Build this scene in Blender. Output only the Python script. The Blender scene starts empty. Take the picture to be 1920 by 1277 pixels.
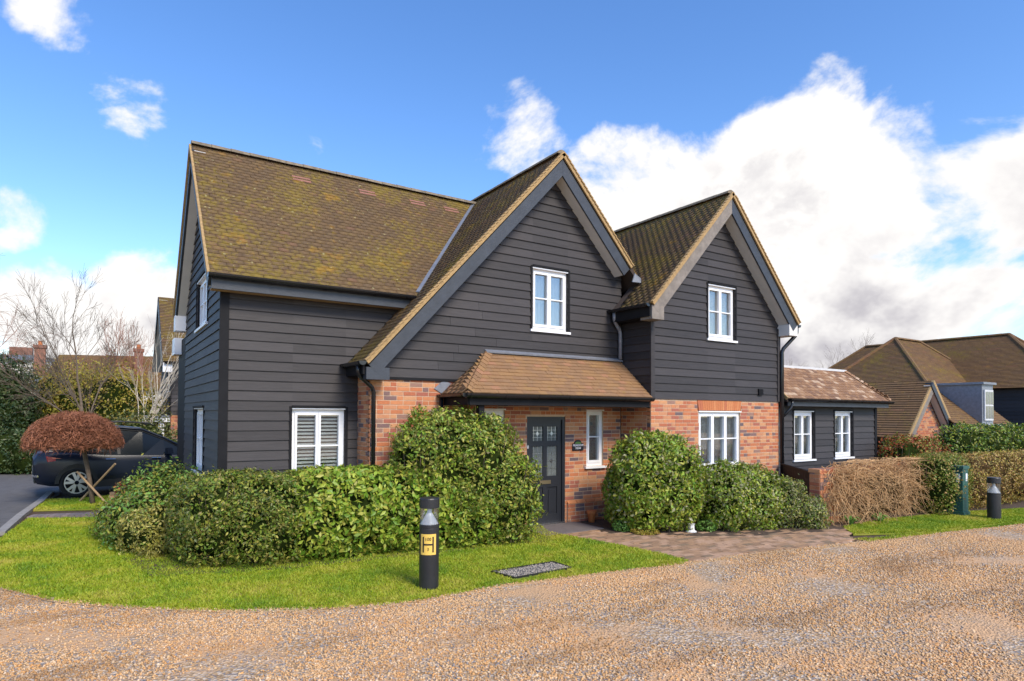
import bpy, math, random
import numpy as np
from mathutils import Vector, Matrix
random.seed(7); RNG = np.random.default_rng(11)
SC = bpy.context.scene; COL = SC.collection
# ------------------------------------------------------------------ camera
EYE = 2.1; F_PX = 1183.0
FW = Vector((.5475, .8368, 0)).normalized(); RT = Vector((FW.y, -FW.x, 0))
_t, _r = math.radians(1.2), math.radians(.3)
_f = FW*math.cos(_t) + Vector((0, 0, 1))*math.sin(_t); _u = -FW*math.sin(_t) + Vector((0, 0, 1))*math.cos(_t)
_rt = RT*math.cos(_r) + _u*math.sin(_r); _up = _u*math.cos(_r) - RT*math.sin(_r)
cam_d = bpy.data.cameras.new('camera'); cam = bpy.data.objects.new('camera', cam_d); COL.objects.link(cam)
cam_d.sensor_width = 36; cam_d.lens = F_PX/1920*36; cam_d.shift_y = 113.7/1920; cam_d.clip_end = 2000; cam_d.clip_start = .05
cam.matrix_world = Matrix(((_rt.x, _up.x, -_f.x, 0), (_rt.y, _up.y, -_f.y, 0), (_rt.z, _up.z, -_f.z, EYE), (0, 0, 0, 1)))
SC.camera = cam
SC.view_settings.view_transform = 'Standard'; SC.view_settings.look = 'None'
SC.view_settings.exposure = 0.84; SC.view_settings.gamma = 1
def pix_dir(x, y):
    """direction of a photo pixel (1920 wide)"""
    return (_f + _rt*((x-960)/F_PX) - _up*((y-638.5-113.7)/F_PX))
def ground(x, y, z=0.0):
    d = pix_dir(x, y); t = (z-EYE)/d.z
    return Vector((d.x*t, d.y*t, z))
def at_depth(x, y, zc):
    d = pix_dir(x, y); return Vector((0, 0, EYE)) + d*zc
# ------------------------------------------------------------------ sun + sky
SUN_TO = Vector((.06, -.74, .67)).normalized()
sun_d = bpy.data.lights.new('sun', 'SUN'); sun_d.energy = 2.4; sun_d.angle = math.radians(22); sun_d.color = (1, .90, .74)
sun = bpy.data.objects.new('sun', sun_d); COL.objects.link(sun); sun.rotation_euler = (-SUN_TO).to_track_quat('-Z', 'Y').to_euler(); sun.location = (0, 0, 30)
W = bpy.data.worlds.new('World'); SC.world = W; W.use_nodes = True
nt = W.node_tree; nt.nodes.clear()
class NT:
    def __init__(s, tree): s.t = tree
    def n(s, typ, **kw):
        nd = s.t.nodes.new(typ)
        for k, v in kw.items():
            if k.startswith('i_'):
                key = k[2:]; key = int(key) if key.isdigit() else key.replace('_', ' ')
                nd.inputs[key].default_value = v
            else: setattr(nd, k, v)
        return nd
    def l(s, a, b): s.t.links.new(a, b)
    def math(s, op, a, b=None, c=None, clamp=False):
        nd = s.n('ShaderNodeMath', operation=op, use_clamp=clamp)
        for i, v in enumerate((a, b, c)):
            if v is None: continue
            if hasattr(v, 'type'): s.l(v, nd.inputs[i])
            else: nd.inputs[i].default_value = v
        return nd.outputs[0]
    def mix(s, fac, a, b, blend='MIX'):
        nd = s.n('ShaderNodeMix', data_type='RGBA', blend_type=blend)
        for sock, v in ((nd.inputs[0], fac), (nd.inputs[6], a), (nd.inputs[7], b)):
            if hasattr(v, 'type'): s.l(v, sock)
            else: sock.default_value = v if not isinstance(v, tuple) or len(v) == 4 else (*v, 1)
        return nd.outputs[2]
    def ramp(s, fac, stops, interp='LINEAR'):
        nd = s.n('ShaderNodeValToRGB'); cr = nd.color_ramp; cr.interpolation = interp
        while len(cr.elements) < len(stops): cr.elements.new(.5)
        for e, (p, c) in zip(cr.elements, stops):
            e.position = p; e.color = (*c, 1) if len(c) == 3 else c
        if fac is not None: s.l(fac, nd.inputs[0])
        return nd.outputs[0]
    def smooth(s, v, lo, hi):
        nd = s.n('ShaderNodeMapRange', interpolation_type='SMOOTHSTEP')
        s.l(v, nd.inputs[0]); nd.inputs[1].default_value = lo; nd.inputs[2].default_value = hi
        return nd.outputs[0]
w = NT(nt)
sky = w.n('ShaderNodeTexSky', sky_type='NISHITA', sun_disc=False)
sky.sun_elevation = math.asin(SUN_TO.z); sky.sun_rotation = math.atan2(SUN_TO.x, SUN_TO.y)
sky.air_density = 1.0; sky.dust_density = .5; sky.ozone_density = 2.5
tc = w.n('ShaderNodeTexCoord')
hs = w.n('ShaderNodeHueSaturation', i_Saturation=1.22, i_Hue=.507, i_Value=1.0); w.l(sky.outputs[0], hs.inputs['Color'])
mp = w.n('ShaderNodeMapping'); mp.inputs['Scale'].default_value = (1, 1, 1.35); w.l(tc.outputs['Generated'], mp.inputs['Vector'])
n1 = w.n('ShaderNodeTexNoise', i_Scale=4.6, i_Detail=11.0, i_Roughness=.58, i_Distortion=.2); w.l(mp.outputs[0], n1.inputs['Vector'])
va = w.n('ShaderNodeVectorMath', operation='ADD'); w.l(mp.outputs[0], va.inputs[0]); va.inputs[1].default_value = (.02, -.03, .055)
n3 = w.n('ShaderNodeTexNoise', i_Scale=4.6, i_Detail=7.0, i_Roughness=.58, i_Distortion=.2); w.l(va.outputs[0], n3.inputs['Vector'])
n2 = w.n('ShaderNodeTexNoise', i_Scale=2.6, i_Detail=6.0, i_Roughness=.6); w.l(mp.outputs[0], n2.inputs['Vector'])
# cumulus banks: (photo pixel, angular radius in degrees, weight)
BANKS = [((1570, 230), 8, .24), ((1480, 350), 10, .30), ((1250, 400), 10, .30), ((1750, 400), 13, .34), ((1600, 500), 16, .34), ((1900, 420), 13, .33), ((980, 240), 6.5, .25), ((1180, 360), 9, .30), ((1120, 430), 8, .30), ((1750, 600), 16, .34), ((1950, 600), 12, .32), ((1350, 540), 12, .28),
         ((0, 400), 4, .24), ((90, 600), 6, .30), ((270, 560), 6, .28), ((1900, 200), 3, .20), ((230, 130), 5, .21), ((130, 25), 5, .20), ((700, 25), 4, .15)]
# keep the upper sky open, as in the photograph
CLEAR = [((150, 230), 13, -.10), ((600, 150), 18, -.08), ((1250, 80), 12, -.12), ((1500, 20), 9, -.12), ((1800, 60), 9, -.10)]
bias = None
for (px, py), rad, wt in BANKS:
    d = pix_dir(px, py).normalized()
    dn = w.n('ShaderNodeVectorMath', operation='DOT_PRODUCT'); w.l(tc.outputs['Generated'], dn.inputs[0]); dn.inputs[1].default_value = d
    b = w.math('MULTIPLY', w.smooth(dn.outputs['Value'], math.cos(math.radians(rad)), math.cos(math.radians(rad*.25))), wt)
    bias = b if bias is None else w.math('MAXIMUM', bias, b)
for (px, py), rad, wt in CLEAR:
    d = pix_dir(px, py).normalized()
    dn = w.n('ShaderNodeVectorMath', operation='DOT_PRODUCT'); w.l(tc.outputs['Generated'], dn.inputs[0]); dn.inputs[1].default_value = d
    bias = w.math('ADD', bias, w.math('MULTIPLY', w.smooth(dn.outputs['Value'], math.cos(math.radians(rad)), math.cos(math.radians(rad*.25))), wt))
dens = w.math('ADD', n1.outputs['Fac'], w.math('MULTIPLY', bias, .92))
cover = w.smooth(dens, .615, .735)
thick = w.smooth(dens, .66, .86)
sx = w.n('ShaderNodeSeparateXYZ'); w.l(tc.outputs['Generated'], sx.inputs[0])
low = w.smooth(sx.outputs[2], .42, .12)
relief = w.smooth(w.math('SUBTRACT', n3.outputs['Fac'], n1.outputs['Fac']), -.03, .14)
shade = w.math('MULTIPLY', thick, w.math('ADD', w.math('MULTIPLY', relief, .55), w.math('MULTIPLY', w.smooth(n2.outputs['Fac'], .44, .60), w.math('MULTIPLY', low, .95))), clamp=True)
ccol = w.mix(shade, (4.1, 4.0, 3.9, 1), (2.0, 1.92, 2.1, 1))
skyc = w.mix(cover, hs.outputs[0], ccol)
bg = w.n('ShaderNodeBackground', i_Strength=.15); w.l(skyc, bg.inputs[0])
wo = w.n('ShaderNodeOutputWorld'); w.l(bg.outputs[0], wo.inputs[0])
# ------------------------------------------------------------------ materials
MATS = {}
def principled(name):
    m = bpy.data.materials.new(name); m.use_nodes = True; t = NT(m.node_tree)
    return m, t, m.node_tree.nodes['Principled BSDF']
def mat(name, col, rough=.6, var=.0, scale=8., bump=0., bscale=60., metal=0., stretch=None, spec=.5, col2=None):
    m, t, p = principled(name); p.inputs['Roughness'].default_value = rough; p.inputs['Metallic'].default_value = metal
    p.inputs['Specular IOR Level'].default_value = spec
    tcn = t.n('ShaderNodeTexCoord'); v = tcn.outputs['Object']
    if stretch:
        mpn = t.n('ShaderNodeMapping'); mpn.inputs['Scale'].default_value = stretch; t.l(v, mpn.inputs[0]); v = mpn.outputs[0]
    if var or col2:
        nz = t.n('ShaderNodeTexNoise', i_Scale=scale, i_Detail=6., i_Roughness=.65); t.l(v, nz.inputs['Vector'])
        c2 = col2 or tuple(max(0, c*(1-var)) for c in col); c1 = col if col2 else tuple(min(1, c*(1+var)) for c in col)
        t.l(t.ramp(nz.outputs['Fac'], [(.3, c2), (.7, c1)]), p.inputs['Base Color'])
    else: p.inputs['Base Color'].default_value = (*col, 1)
    if bump:
        bz = t.n('ShaderNodeTexNoise', i_Scale=bscale, i_Detail=4.); t.l(v, bz.inputs['Vector'])
        bp = t.n('ShaderNodeBump', i_Strength=bump, i_Distance=.02); t.l(bz.outputs['Fac'], bp.inputs['Height']); t.l(bp.outputs[0], p.inputs['Normal'])
    MATS[name] = m; return m
def rand_of(t):
    oi = t.n('ShaderNodeObjectInfo'); ge = t.n('ShaderNodeNewGeometry')
    return t.math('FRACT', t.math('ADD', oi.outputs['Random'], ge.outputs['Random Per Island'])), ge
def mat_random(name, stops, rough=.7, noise=.25, nscale=30., bump=.3, bscale=90., interp='CONSTANT', translucent=0., extra=None, spec=.5):
    m, t, p = principled(name); p.inputs['Roughness'].default_value = rough; p.inputs['Specular IOR Level'].default_value = spec
    r, ge = rand_of(t); c = t.ramp(r, stops, interp)
    pos = ge.outputs['Position']
    nz = t.n('ShaderNodeTexNoise', i_Scale=nscale, i_Detail=5.); t.l(pos, nz.inputs['Vector'])
    k = t.math('MULTIPLY_ADD', nz.outputs['Fac'], noise*2, 1-noise)
    cb = t.n('ShaderNodeCombineColor'); [t.l(k, cb.inputs[i]) for i in range(3)]
    c = t.mix(1., c, cb.outputs[0], 'MULTIPLY')
    if extra: c = extra(t, c, pos)
    t.l(c, p.inputs['Base Color'])
    if bump:
        bz = t.n('ShaderNodeTexNoise', i_Scale=bscale, i_Detail=3.); t.l(pos, bz.inputs['Vector'])
        bp = t.n('ShaderNodeBump', i_Strength=bump, i_Distance=.01); t.l(bz.outputs['Fac'], bp.inputs['Height']); t.l(bp.outputs[0], p.inputs['Normal'])
    if translucent:
        tr = t.n('ShaderNodeBsdfTranslucent'); t.l(c, tr.inputs[0])
        mx = t.n('ShaderNodeMixShader', i_0=translucent); t.l(p.outputs[0], mx.inputs[1]); t.l(tr.outputs[0], mx.inputs[2])
        t.l(mx.outputs[0], m.node_tree.nodes['Material Output'].inputs[0])
    MATS[name] = m; return m
mat_random('brick', [(0, (.46, .155, .065)), (.14, (.52, .20, .085)), (.30, (.40, .125, .06)), (.44, (.48, .21, .105)), (.57, (.34, .11, .07)), (.67, (.52, .25, .12)), (.83, (.19, .11, .10)), (.90, (.28, .155, .115)), (.96, (.13, .09, .095))], .85, .22, 28)
mat('mortar', (.56, .40, .28), .9, .15, 20, .3, 150)
mat_random('arch_brick', [(0, (.47, .16, .06)), (.5, (.52, .20, .08)), (.8, (.42, .13, .06))], .85, .12)
def moss(amount, sx=1.):
    def fn(t, c, pos):
        big = t.n('ShaderNodeTexNoise', i_Scale=.75, i_Detail=5., i_Roughness=.65); t.l(pos, big.inputs['Vector'])
        fine = t.n('ShaderNodeTexNoise', i_Scale=11., i_Detail=6., i_Roughness=.75); t.l(pos, fine.inputs['Vector'])
        s = t.math('ADD', t.math('MULTIPLY', big.outputs['Fac'], .9), t.math('MULTIPLY', fine.outputs['Fac'], .9))
        c = t.mix(t.math('MULTIPLY', t.smooth(s, 1.06-amount*.22, 1.26-amount*.22), .8), c, (.20, .140, .016, 1))
        hi = t.n('ShaderNodeTexNoise', i_Scale=3., i_Detail=4.); t.l(pos, hi.inputs['Vector'])
        c = t.mix(t.math('MULTIPLY', t.smooth(hi.outputs['Fac'], .60, .72), .42*amount), c, (.36, .18, .015, 1))
        vo = t.n('ShaderNodeTexVoronoi', i_Scale=7.); t.l(pos, vo.inputs['Vector'])
        c = t.mix(t.math('MULTIPLY', t.smooth(vo.outputs['Distance'], .17, .10), t.math('MULTIPLY', t.smooth(fine.outputs['Fac'], .48, .56), .7*amount)), c, (.42, .38, .20, 1))
        return c
    return fn
TST = [(0, (.125, .076, .034)), (.2, (.138, .084, .036)), (.4, (.112, .068, .034)), (.6, (.130, .078, .036)), (.8, (.120, .075, .038)), (.95, (.15, .082, .044))]
mat_random('tile_mossy', TST, .85, .25, 40, .4, 70, extra=moss(.95))
mat_random('tile_brown', [(p, (c[0]*1.95, c[1]*1.75, c[2]*1.7)) for p, c in TST], .85, .25, 40, .4, 70, extra=moss(.25))
mat_random('tile_new', [(0, (.22, .115, .06)), (.25, (.27, .145, .075)), (.5, (.18, .095, .055)), (.7, (.30, .175, .10)), (.9, (.42, .29, .20))], .8, .2, 40, .3, 70)
mat_random('tile_far', [(p, (c[0]*1.25, c[1]*1.12, c[2]*1.0)) for p, c in TST], .9, .3, 8, .3, 30, extra=moss(.6))
mat('roof_deck', (.05, .035, .03), .9)
def boards(name, col):
    m, t, p = principled(name); p.inputs['Roughness'].default_value = .62; p.inputs['Specular IOR Level'].default_value = .35
    r, ge = rand_of(t); mpn = t.n('ShaderNodeMapping'); mpn.inputs['Scale'].default_value = (1.6, 1.6, 26); t.l(ge.outputs['Position'], mpn.inputs[0])
    off = t.n('ShaderNodeVectorMath', operation='ADD'); t.l(mpn.outputs[0], off.inputs[0]); cb = t.n('ShaderNodeCombineXYZ'); t.l(t.math('MULTIPLY', r, 40.), cb.inputs[0]); t.l(cb.outputs[0], off.inputs[1])
    g = t.n('ShaderNodeTexNoise', i_Scale=1.6, i_Detail=7., i_Roughness=.65, i_Distortion=1.2); t.l(off.outputs[0], g.inputs['Vector'])
    k = t.math('ADD', t.math('MULTIPLY_ADD', g.outputs['Fac'], 1.3, .22), t.math('MULTIPLY', r, .55))
    cc = t.n('ShaderNodeCombineColor'); [t.l(k, cc.inputs[i]) for i in range(3)]
    t.l(t.mix(1., (*col, 1), cc.outputs[0], 'MULTIPLY'), p.inputs['Base Color'])
    bp = t.n('ShaderNodeBump', i_Strength=.35, i_Distance=.004); t.l(g.outputs['Fac'], bp.inputs['Height']); t.l(bp.outputs[0], p.inputs['Normal'])
    MATS[name] = m
boards('board', (.034, .030, .031)); 
mat('trim_black', (.012, .012, .014), .65, .2, 5, spec=.15); mat('barge_paint', (.034, .039, .050), .5, .22, 6, .15, 30)
mat('barge_weathered', (.20, .17, .145), .7, .25, 7, .2, 40)
mat('soffit', (.62, .60, .57), .6, .06, 3); mat('white_paint', (.80, .80, .82), .35, .03, 6); mat('cream_paint', (.72, .68, .60), .5, .05, 5)
mat('gutter', (.012, .012, .014), .22); mat('lead', (.22, .235, .27), .45, .18, 9, .15, 40, metal=.3); mat('lead_pale', (.55, .55, .56), .5, .1, 6)
mat('vent_red', (.27, .12, .085), .85, .2, 20); mat('verge_mortar', (.36, .235, .105), .85, .25, 18, .5, 60); mat('ridge', (.20, .16, .11), .9, .35, 9, .5, 60)
mat('door_paint', (.016, .018, .024), .45); mat('brass', (.65, .52, .33), .3, metal=.9); mat('steel', (.6, .6, .62), .3, metal=1.)
mat('room', (.16, .095, .09), .9); mat('blind', (.72, .70, .65), .7); mat('slat', (.88, .86, .80), .55); mat('curtain', (.85, .74, .56), .8, .1, 3, stretch=(14, 14, .2))
mat('net', (.62, .65, .62), .8, .15, 3, stretch=(30, 30, .3))
m, t, p = principled('glass'); p.inputs['Roughness'].default_value = .03; p.inputs['Base Color'].default_value = (1, 1, 1, 1)
tb = t.n('ShaderNodeBsdfTransparent', i_Color=(.96, .98, .98, 1)); gl = t.n('ShaderNodeBsdfGlossy', i_Roughness=.02); fr = t.n('ShaderNodeFresnel', i_IOR=1.9)
mx = t.n('ShaderNodeMixShader'); t.l(t.math('ADD', t.math('MULTIPLY', fr.outputs[0], .7), .05), mx.inputs[0]); t.l(tb.outputs[0], mx.inputs[1]); t.l(gl.outputs[0], mx.inputs[2]); t.l(mx.outputs[0], m.node_tree.nodes['Material Output'].inputs[0]); MATS['glass'] = m
mat('leaded_glass', (.13, .145, .145), .12, .3, 40); 
def leafmat(name, cols, tr=.22, rough=.42): mat_random(name, [((i/len(cols)), c) for i, c in enumerate(cols)], rough, .3, 3.5, 0, interp='LINEAR', translucent=tr, spec=.35)
leafmat('leaf_laurel', [(.10, .20, .016), (.17, .30, .025), (.27, .38, .04), (.40, .44, .055), (.14, .24, .025), (.34, .33, .05)])
leafmat('leaf_dark', [(.06, .085, .02), (.10, .125, .025), (.16, .165, .03), (.20, .15, .045), (.08, .11, .03), (.13, .14, .03)])
leafmat('leaf_mixed', [(.09, .16, .016), (.15, .23, .025), (.26, .30, .04), (.40, .37, .07), (.22, .18, .045), (.13, .21, .025)])
leafmat('leaf_pale', [(.12, .15, .05), (.18, .20, .07), (.28, .27, .12), (.10, .12, .035), (.36, .34, .19)])
leafmat('leaf_gold', [(.32, .29, .05), (.42, .36, .08), (.25, .24, .04), (.5, .44, .14)])
leafmat('leaf_red', [(.35, .06, .02), (.42, .13, .03), (.28, .16, .03), (.18, .16, .03), (.45, .09, .04)])
leafmat('leaf_beech', [(.34, .19, .06), (.42, .25, .07), (.27, .19, .05), (.29, .26, .06), (.46, .29, .10)])
leafmat('leaf_ever', [(.022, .045, .018), (.035, .065, .02), (.05, .085, .024), (.075, .095, .028)], .1)
leafmat('leaf_olive', [(.32, .28, .035), (.42, .36, .04), (.24, .23, .035), (.50, .38, .06), (.34, .22, .05)])
leafmat('leaf_fresh', [(.10, .22, .03), (.15, .30, .05), (.20, .36, .08)]); leafmat('leaf_yellow', [(.65, .38, .01), (.75, .48, .02), (.5, .30, .02)])
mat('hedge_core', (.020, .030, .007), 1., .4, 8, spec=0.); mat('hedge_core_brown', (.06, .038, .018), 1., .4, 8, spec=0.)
mat('bark', (.13, .095, .065), .9, .35, 12, .5, 40); mat('bark_birch', (.55, .48, .38), .85, .35, 9, .3, 30); mat('twig_red', (.27, .105, .055), .85, .3, 6); mat('twig_tan', (.50, .30, .14), .85, .35, 8)
mat('stake', (.36, .24, .13), .85, .2, 14, .3, 60); mat('terracotta', (.55, .17, .05), .8, .15, 15); mat('stone', (.36, .31, .26), .9, .25, 12, .3, 60); mat('white_stone', (.65, .65, .66), .8, .2, 25)
mat('black_metal', (.018, .018, .021), .42, .2, 6, .05, 20); mat('plate_yellow', (.78, .50, .10), .5); mat('ink', (.012, .012, .012), .5); mat('cabinet_green', (.018, .085, .070), .5, .25, 4)
mat('slate_black', (.014, .014, .018), .45); mat('letter_white', (.8, .8, .85), .5); mat('leaf_print', (.2, .45, .08), .5)
mat('car_paint', (.012, .017, .030), .28, spec=.4); mat('car_black', (.012, .012, .013), .5); mat('tyre', (.010, .010, .010), .85); mat('alloy', (.62, .62, .64), .3, metal=.8); mat('car_glass', (.010, .014, .018), .12, spec=.25); mat('tail_red', (.45, .03, .03), .25); mat('chrome', (.7, .7, .72), .15, metal=1.); mat('lamp_glass', (.55, .52, .47), .15, spec=.6)
mat('kerb', (.26, .245, .23), .9, .18, 10, .3, 60); mat('edging_sand', (.42, .29, .17), .95, .2, 9, .5, 70); mat('soil', (.075, .048, .030), .95, .4, 14, .8, 40)
mat('tarmac', (.105, .098, .095), .9, .2, 3, .4, 140); mat('cream_render', (.62, .57, .48), .85, .06, 2)
mat_random('paver', [(0, (.36, .215, .12)), (.3, (.29, .175, .10)), (.6, (.40, .25, .16)), (.85, (.22, .15, .09))], .9, .3, 6, .3, 80)
mat_random('paver_grey', [(0, (.17, .14, .135)), (.4, (.21, .165, .155)), (.75, (.14, .12, .12))], .9, .2, 8, .3, 80)
def streak(t, c, pos):
    mpn = t.n('ShaderNodeMapping'); mpn.inputs['Rotation'].default_value = (0, 0, .55); mpn.inputs['Scale'].default_value = (.28, 1.1, 1); t.l(pos, mpn.inputs[0])
    nz = t.n('ShaderNodeTexNoise', i_Scale=1., i_Detail=5., i_Roughness=.6); t.l(mpn.outputs[0], nz.inputs['Vector'])
    c = t.mix(t.math('MULTIPLY', t.smooth(nz.outputs['Fac'], .50, .62), .75), c, (.60, .37, .18, 1))
    return t.mix(t.math('MULTIPLY', t.smooth(nz.outputs['Fac'], .50, .36), .62), c, (.25, .135, .055, 1))
mat_random('pebble', [(0, (.58, .33, .14)), (.18, (.62, .40, .20)), (.36, (.46, .25, .10)), (.52, (.66, .47, .29)), (.64, (.38, .27, .19)), (.72, (.60, .31, .11)), (.88, (.24, .22, .22)), (.95, (.70, .53, .36))], .75, .2, 90, .0, extra=streak)
mat_random('far_brick', [(0, (.26, .12, .08)), (.5, (.21, .10, .07))], .9, .3, 9, .2)
def ground_mats():
    m, t, p = principled('gravel'); p.inputs['Roughness'].default_value = .9; ge = t.n('ShaderNodeNewGeometry')
    vo = t.n('ShaderNodeTexVoronoi', i_Scale=42.); t.l(ge.outputs['Position'], vo.inputs['Vector']); sp = t.n('ShaderNodeSeparateColor'); t.l(vo.outputs['Color'], sp.inputs[0])
    c = t.ramp(sp.outputs[0], [(0, (.42, .27, .14)), (.2, (.52, .38, .25)), (.4, (.30, .19, .10)), (.55, (.58, .47, .36)), (.7, (.24, .21, .20)), (.85, (.45, .29, .15))], 'CONSTANT')
    nz = t.n('ShaderNodeTexNoise', i_Scale=.9, i_Detail=5.); t.l(ge.outputs['Position'], nz.inputs['Vector'])
    c = t.mix(t.smooth(nz.outputs['Fac'], .48, .64), c, (.58, .35, .18, 1)); t.l(c, p.inputs['Base Color'])
    bp = t.n('ShaderNodeBump', i_Strength=.8, i_Distance=.02); t.l(vo.outputs['Distance'], bp.inputs['Height']); t.l(bp.outputs[0], p.inputs['Normal']); MATS['gravel'] = m
    m, t, p = principled('lawn'); p.inputs['Roughness'].default_value = .9; ge = t.n('ShaderNodeNewGeometry')
    nz = t.n('ShaderNodeTexNoise', i_Scale=1.1, i_Detail=7., i_Roughness=.65); t.l(ge.outputs['Position'], nz.inputs['Vector'])
    t.l(t.ramp(nz.outputs['Fac'], [(.3, (.11, .16, .010)), (.5, (.21, .23, .015)), (.7, (.36, .29, .06))]), p.inputs['Base Color']); MATS['lawn'] = m
    m, t, p = principled('grass_blade'); p.inputs['Roughness'].default_value = .6; r, ge = rand_of(t)
    nz = t.n('ShaderNodeTexNoise', i_Scale=1.1, i_Detail=7., i_Roughness=.65); t.l(ge.outputs['Position'], nz.inputs['Vector'])
    k = t.math('MULTIPLY_ADD', r, .22, t.math('MULTIPLY_ADD', nz.outputs['Fac'], 1.25, -.22))
    c = t.ramp(k, [(.26, (.12, .24, .008)), (.42, (.25, .36, .012)), (.58, (.38, .42, .020)), (.78, (.52, .45, .08))]); t.l(c, p.inputs['Base Color'])
    tr = t.n('ShaderNodeBsdfTranslucent'); t.l(c, tr.inputs[0]); mx = t.n('ShaderNodeMixShader', i_0=.3); t.l(p.outputs[0], mx.inputs[1]); t.l(tr.outputs[0], mx.inputs[2]); t.l(mx.outputs[0], m.node_tree.nodes['Material Output'].inputs[0]); MATS['grass_blade'] = m
ground_mats()
# ------------------------------------------------------------------ mesh helpers
WLOC = {}
def _parent(o, parent):
    if parent is not None:
        o.parent = parent; o.location = -WLOC.get(parent.name, Vector((0, 0, 0)))
    WLOC[o.name] = Vector((0, 0, 0))
def tag(o, label=None, cat=None, group=None, kind=None):
    if label: o['label'] = label
    if cat: o['category'] = cat
    if group: o['group'] = group
    if kind: o['kind'] = kind
    return o
def thing(name, label, cat, loc=(0, 0, 0), group=None):
    o = bpy.data.objects.new(name, None); COL.objects.link(o); o.location = loc; o.empty_display_size = .2
    WLOC[o.name] = Vector(loc); return tag(o, label, cat, group)
class MB:
    def __init__(s): s.v = []; s.f = []
    def add(s, vs, fs):
        b = len(s.v); s.v += [tuple(v) for v in vs]; s.f += [tuple(i+b for i in f) for f in fs]; return s
    def hexa(s, p):  # 8 points: bottom 4 ccw, top 4 ccw
        return s.add(p, [(3, 2, 1, 0), (4, 5, 6, 7), (0, 1, 5, 4), (1, 2, 6, 5), (2, 3, 7, 6), (3, 0, 4, 7)])
    def box(s, x0, x1, y0, y1, z0, z1):
        return s.hexa([(x0, y0, z0), (x1, y0, z0), (x1, y1, z0), (x0, y1, z0), (x0, y0, z1), (x1, y0, z1), (x1, y1, z1), (x0, y1, z1)])
    def fbox(s, F, u0, u1, z0, z1, d0, d1):
        return s.hexa([F(u0, z0, d1), F(u1, z0, d1), F(u1, z0, d0), F(u0, z0, d0), F(u0, z1, d1), F(u1, z1, d1), F(u1, z1, d0), F(u0, z1, d0)])
    def beam(s, a, b, wv, hv):  # box along a->b, half-vectors wv, hv
        a, b, wv, hv = map(Vector, (a, b, wv, hv))
        return s.hexa([a-wv-hv, a+wv-hv, b+wv-hv, b-wv-hv, a-wv+hv, a+wv+hv, b+wv+hv, b-wv+hv])
    def prism(s, poly, off):  # extrude 3D polygon by vector
        n = len(poly); off = Vector(off); vs = [Vector(p) for p in poly]
        return s.add(vs+[v+off for v in vs], [tuple(range(n-1, -1, -1)), tuple(range(n, 2*n))]+[(i, (i+1) % n, (i+1) % n+n, i+n) for i in range(n)])
    def tube(s, pts, rs, n=8, caps=True):
        pts = [Vector(p) for p in pts]
        if not hasattr(rs, '__len__'): rs = [rs]*len(pts)
        b = len(s.v); prev = None
        for i, p in enumerate(pts):
            d = (pts[min(i+1, len(pts)-1)]-pts[max(i-1, 0)]).normalized()
            if prev is None: prev = d.orthogonal().normalized()
            x = (prev-d*prev.dot(d)).normalized(); y = d.cross(x); prev = x
            for k in range(n):
                a = 2*math.pi*k/n; s.v.append(tuple(p+x*(math.cos(a)*rs[i])+y*(math.sin(a)*rs[i])))
        for i in range(len(pts)-1):
            for k in range(n):
                k2 = (k+1) % n; s.f.append((b+i*n+k, b+i*n+k2, b+(i+1)*n+k2, b+(i+1)*n+k))
        if caps: s.f.append(tuple(b+k for k in range(n-1, -1, -1))); s.f.append(tuple(b+(len(pts)-1)*n+k for k in range(n)))
        return s
    def lathe(s, c, prof, n=24):
        c = Vector(c); b = len(s.v)
        for r, z in prof:
            for k in range(n): a = 2*math.pi*k/n; s.v.append((c.x+r*math.cos(a), c.y+r*math.sin(a), c.z+z))
        for i in range(len(prof)-1):
            for k in range(n): k2 = (k+1) % n; s.f.append((b+i*n+k, b+i*n+k2, b+(i+1)*n+k2, b+(i+1)*n+k))
        s.f.append(tuple(b+k for k in range(n-1, -1, -1))); s.f.append(tuple(b+(len(prof)-1)*n+k for k in range(n))); return s
    def build(s, name, m, parent=None, smooth=False, kind=None):
        me = bpy.data.meshes.new(name); me.from_pydata(s.v, [], s.f); me.materials.append(MATS[m])
        if smooth: me.polygons.foreach_set('use_smooth', [True]*len(me.polygons))
        o = bpy.data.objects.new(name, me); COL.objects.link(o); _parent(o, parent)
        if kind: o['kind'] = kind
        return o
def np_mesh(name, V, Fc, m, parent=None, smooth=False, kind=None):
    me = bpy.data.meshes.new(name); k = Fc.shape[1]; me.vertices.add(len(V)); me.vertices.foreach_set('co', np.ascontiguousarray(V, dtype=np.float32).ravel())
    me.loops.add(Fc.size); me.loops.foreach_set('vertex_index', np.ascontiguousarray(Fc, dtype=np.int32).ravel())
    me.polygons.add(len(Fc)); me.polygons.foreach_set('loop_start', np.arange(0, Fc.size, k, dtype=np.int32)); me.polygons.foreach_set('loop_total', np.full(len(Fc), k, dtype=np.int32))
    if smooth: me.polygons.foreach_set('use_smooth', np.ones(len(Fc), dtype=bool))
    me.update(calc_edges=True); me.validate(); me.materials.append(MATS[m])
    o = bpy.data.objects.new(name, me); COL.objects.link(o); _parent(o, parent)
    if kind: o['kind'] = kind
    return o
class Frame:
    """wall frame: u along the wall, z up, d outward"""
    def __init__(s, o, u, n): s.o, s.u, s.n = Vector(o), Vector(u), Vector(n)
    def __call__(s, u, z, d=0): return s.o + s.u*u + Vector((0, 0, z)) + s.n*d
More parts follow.
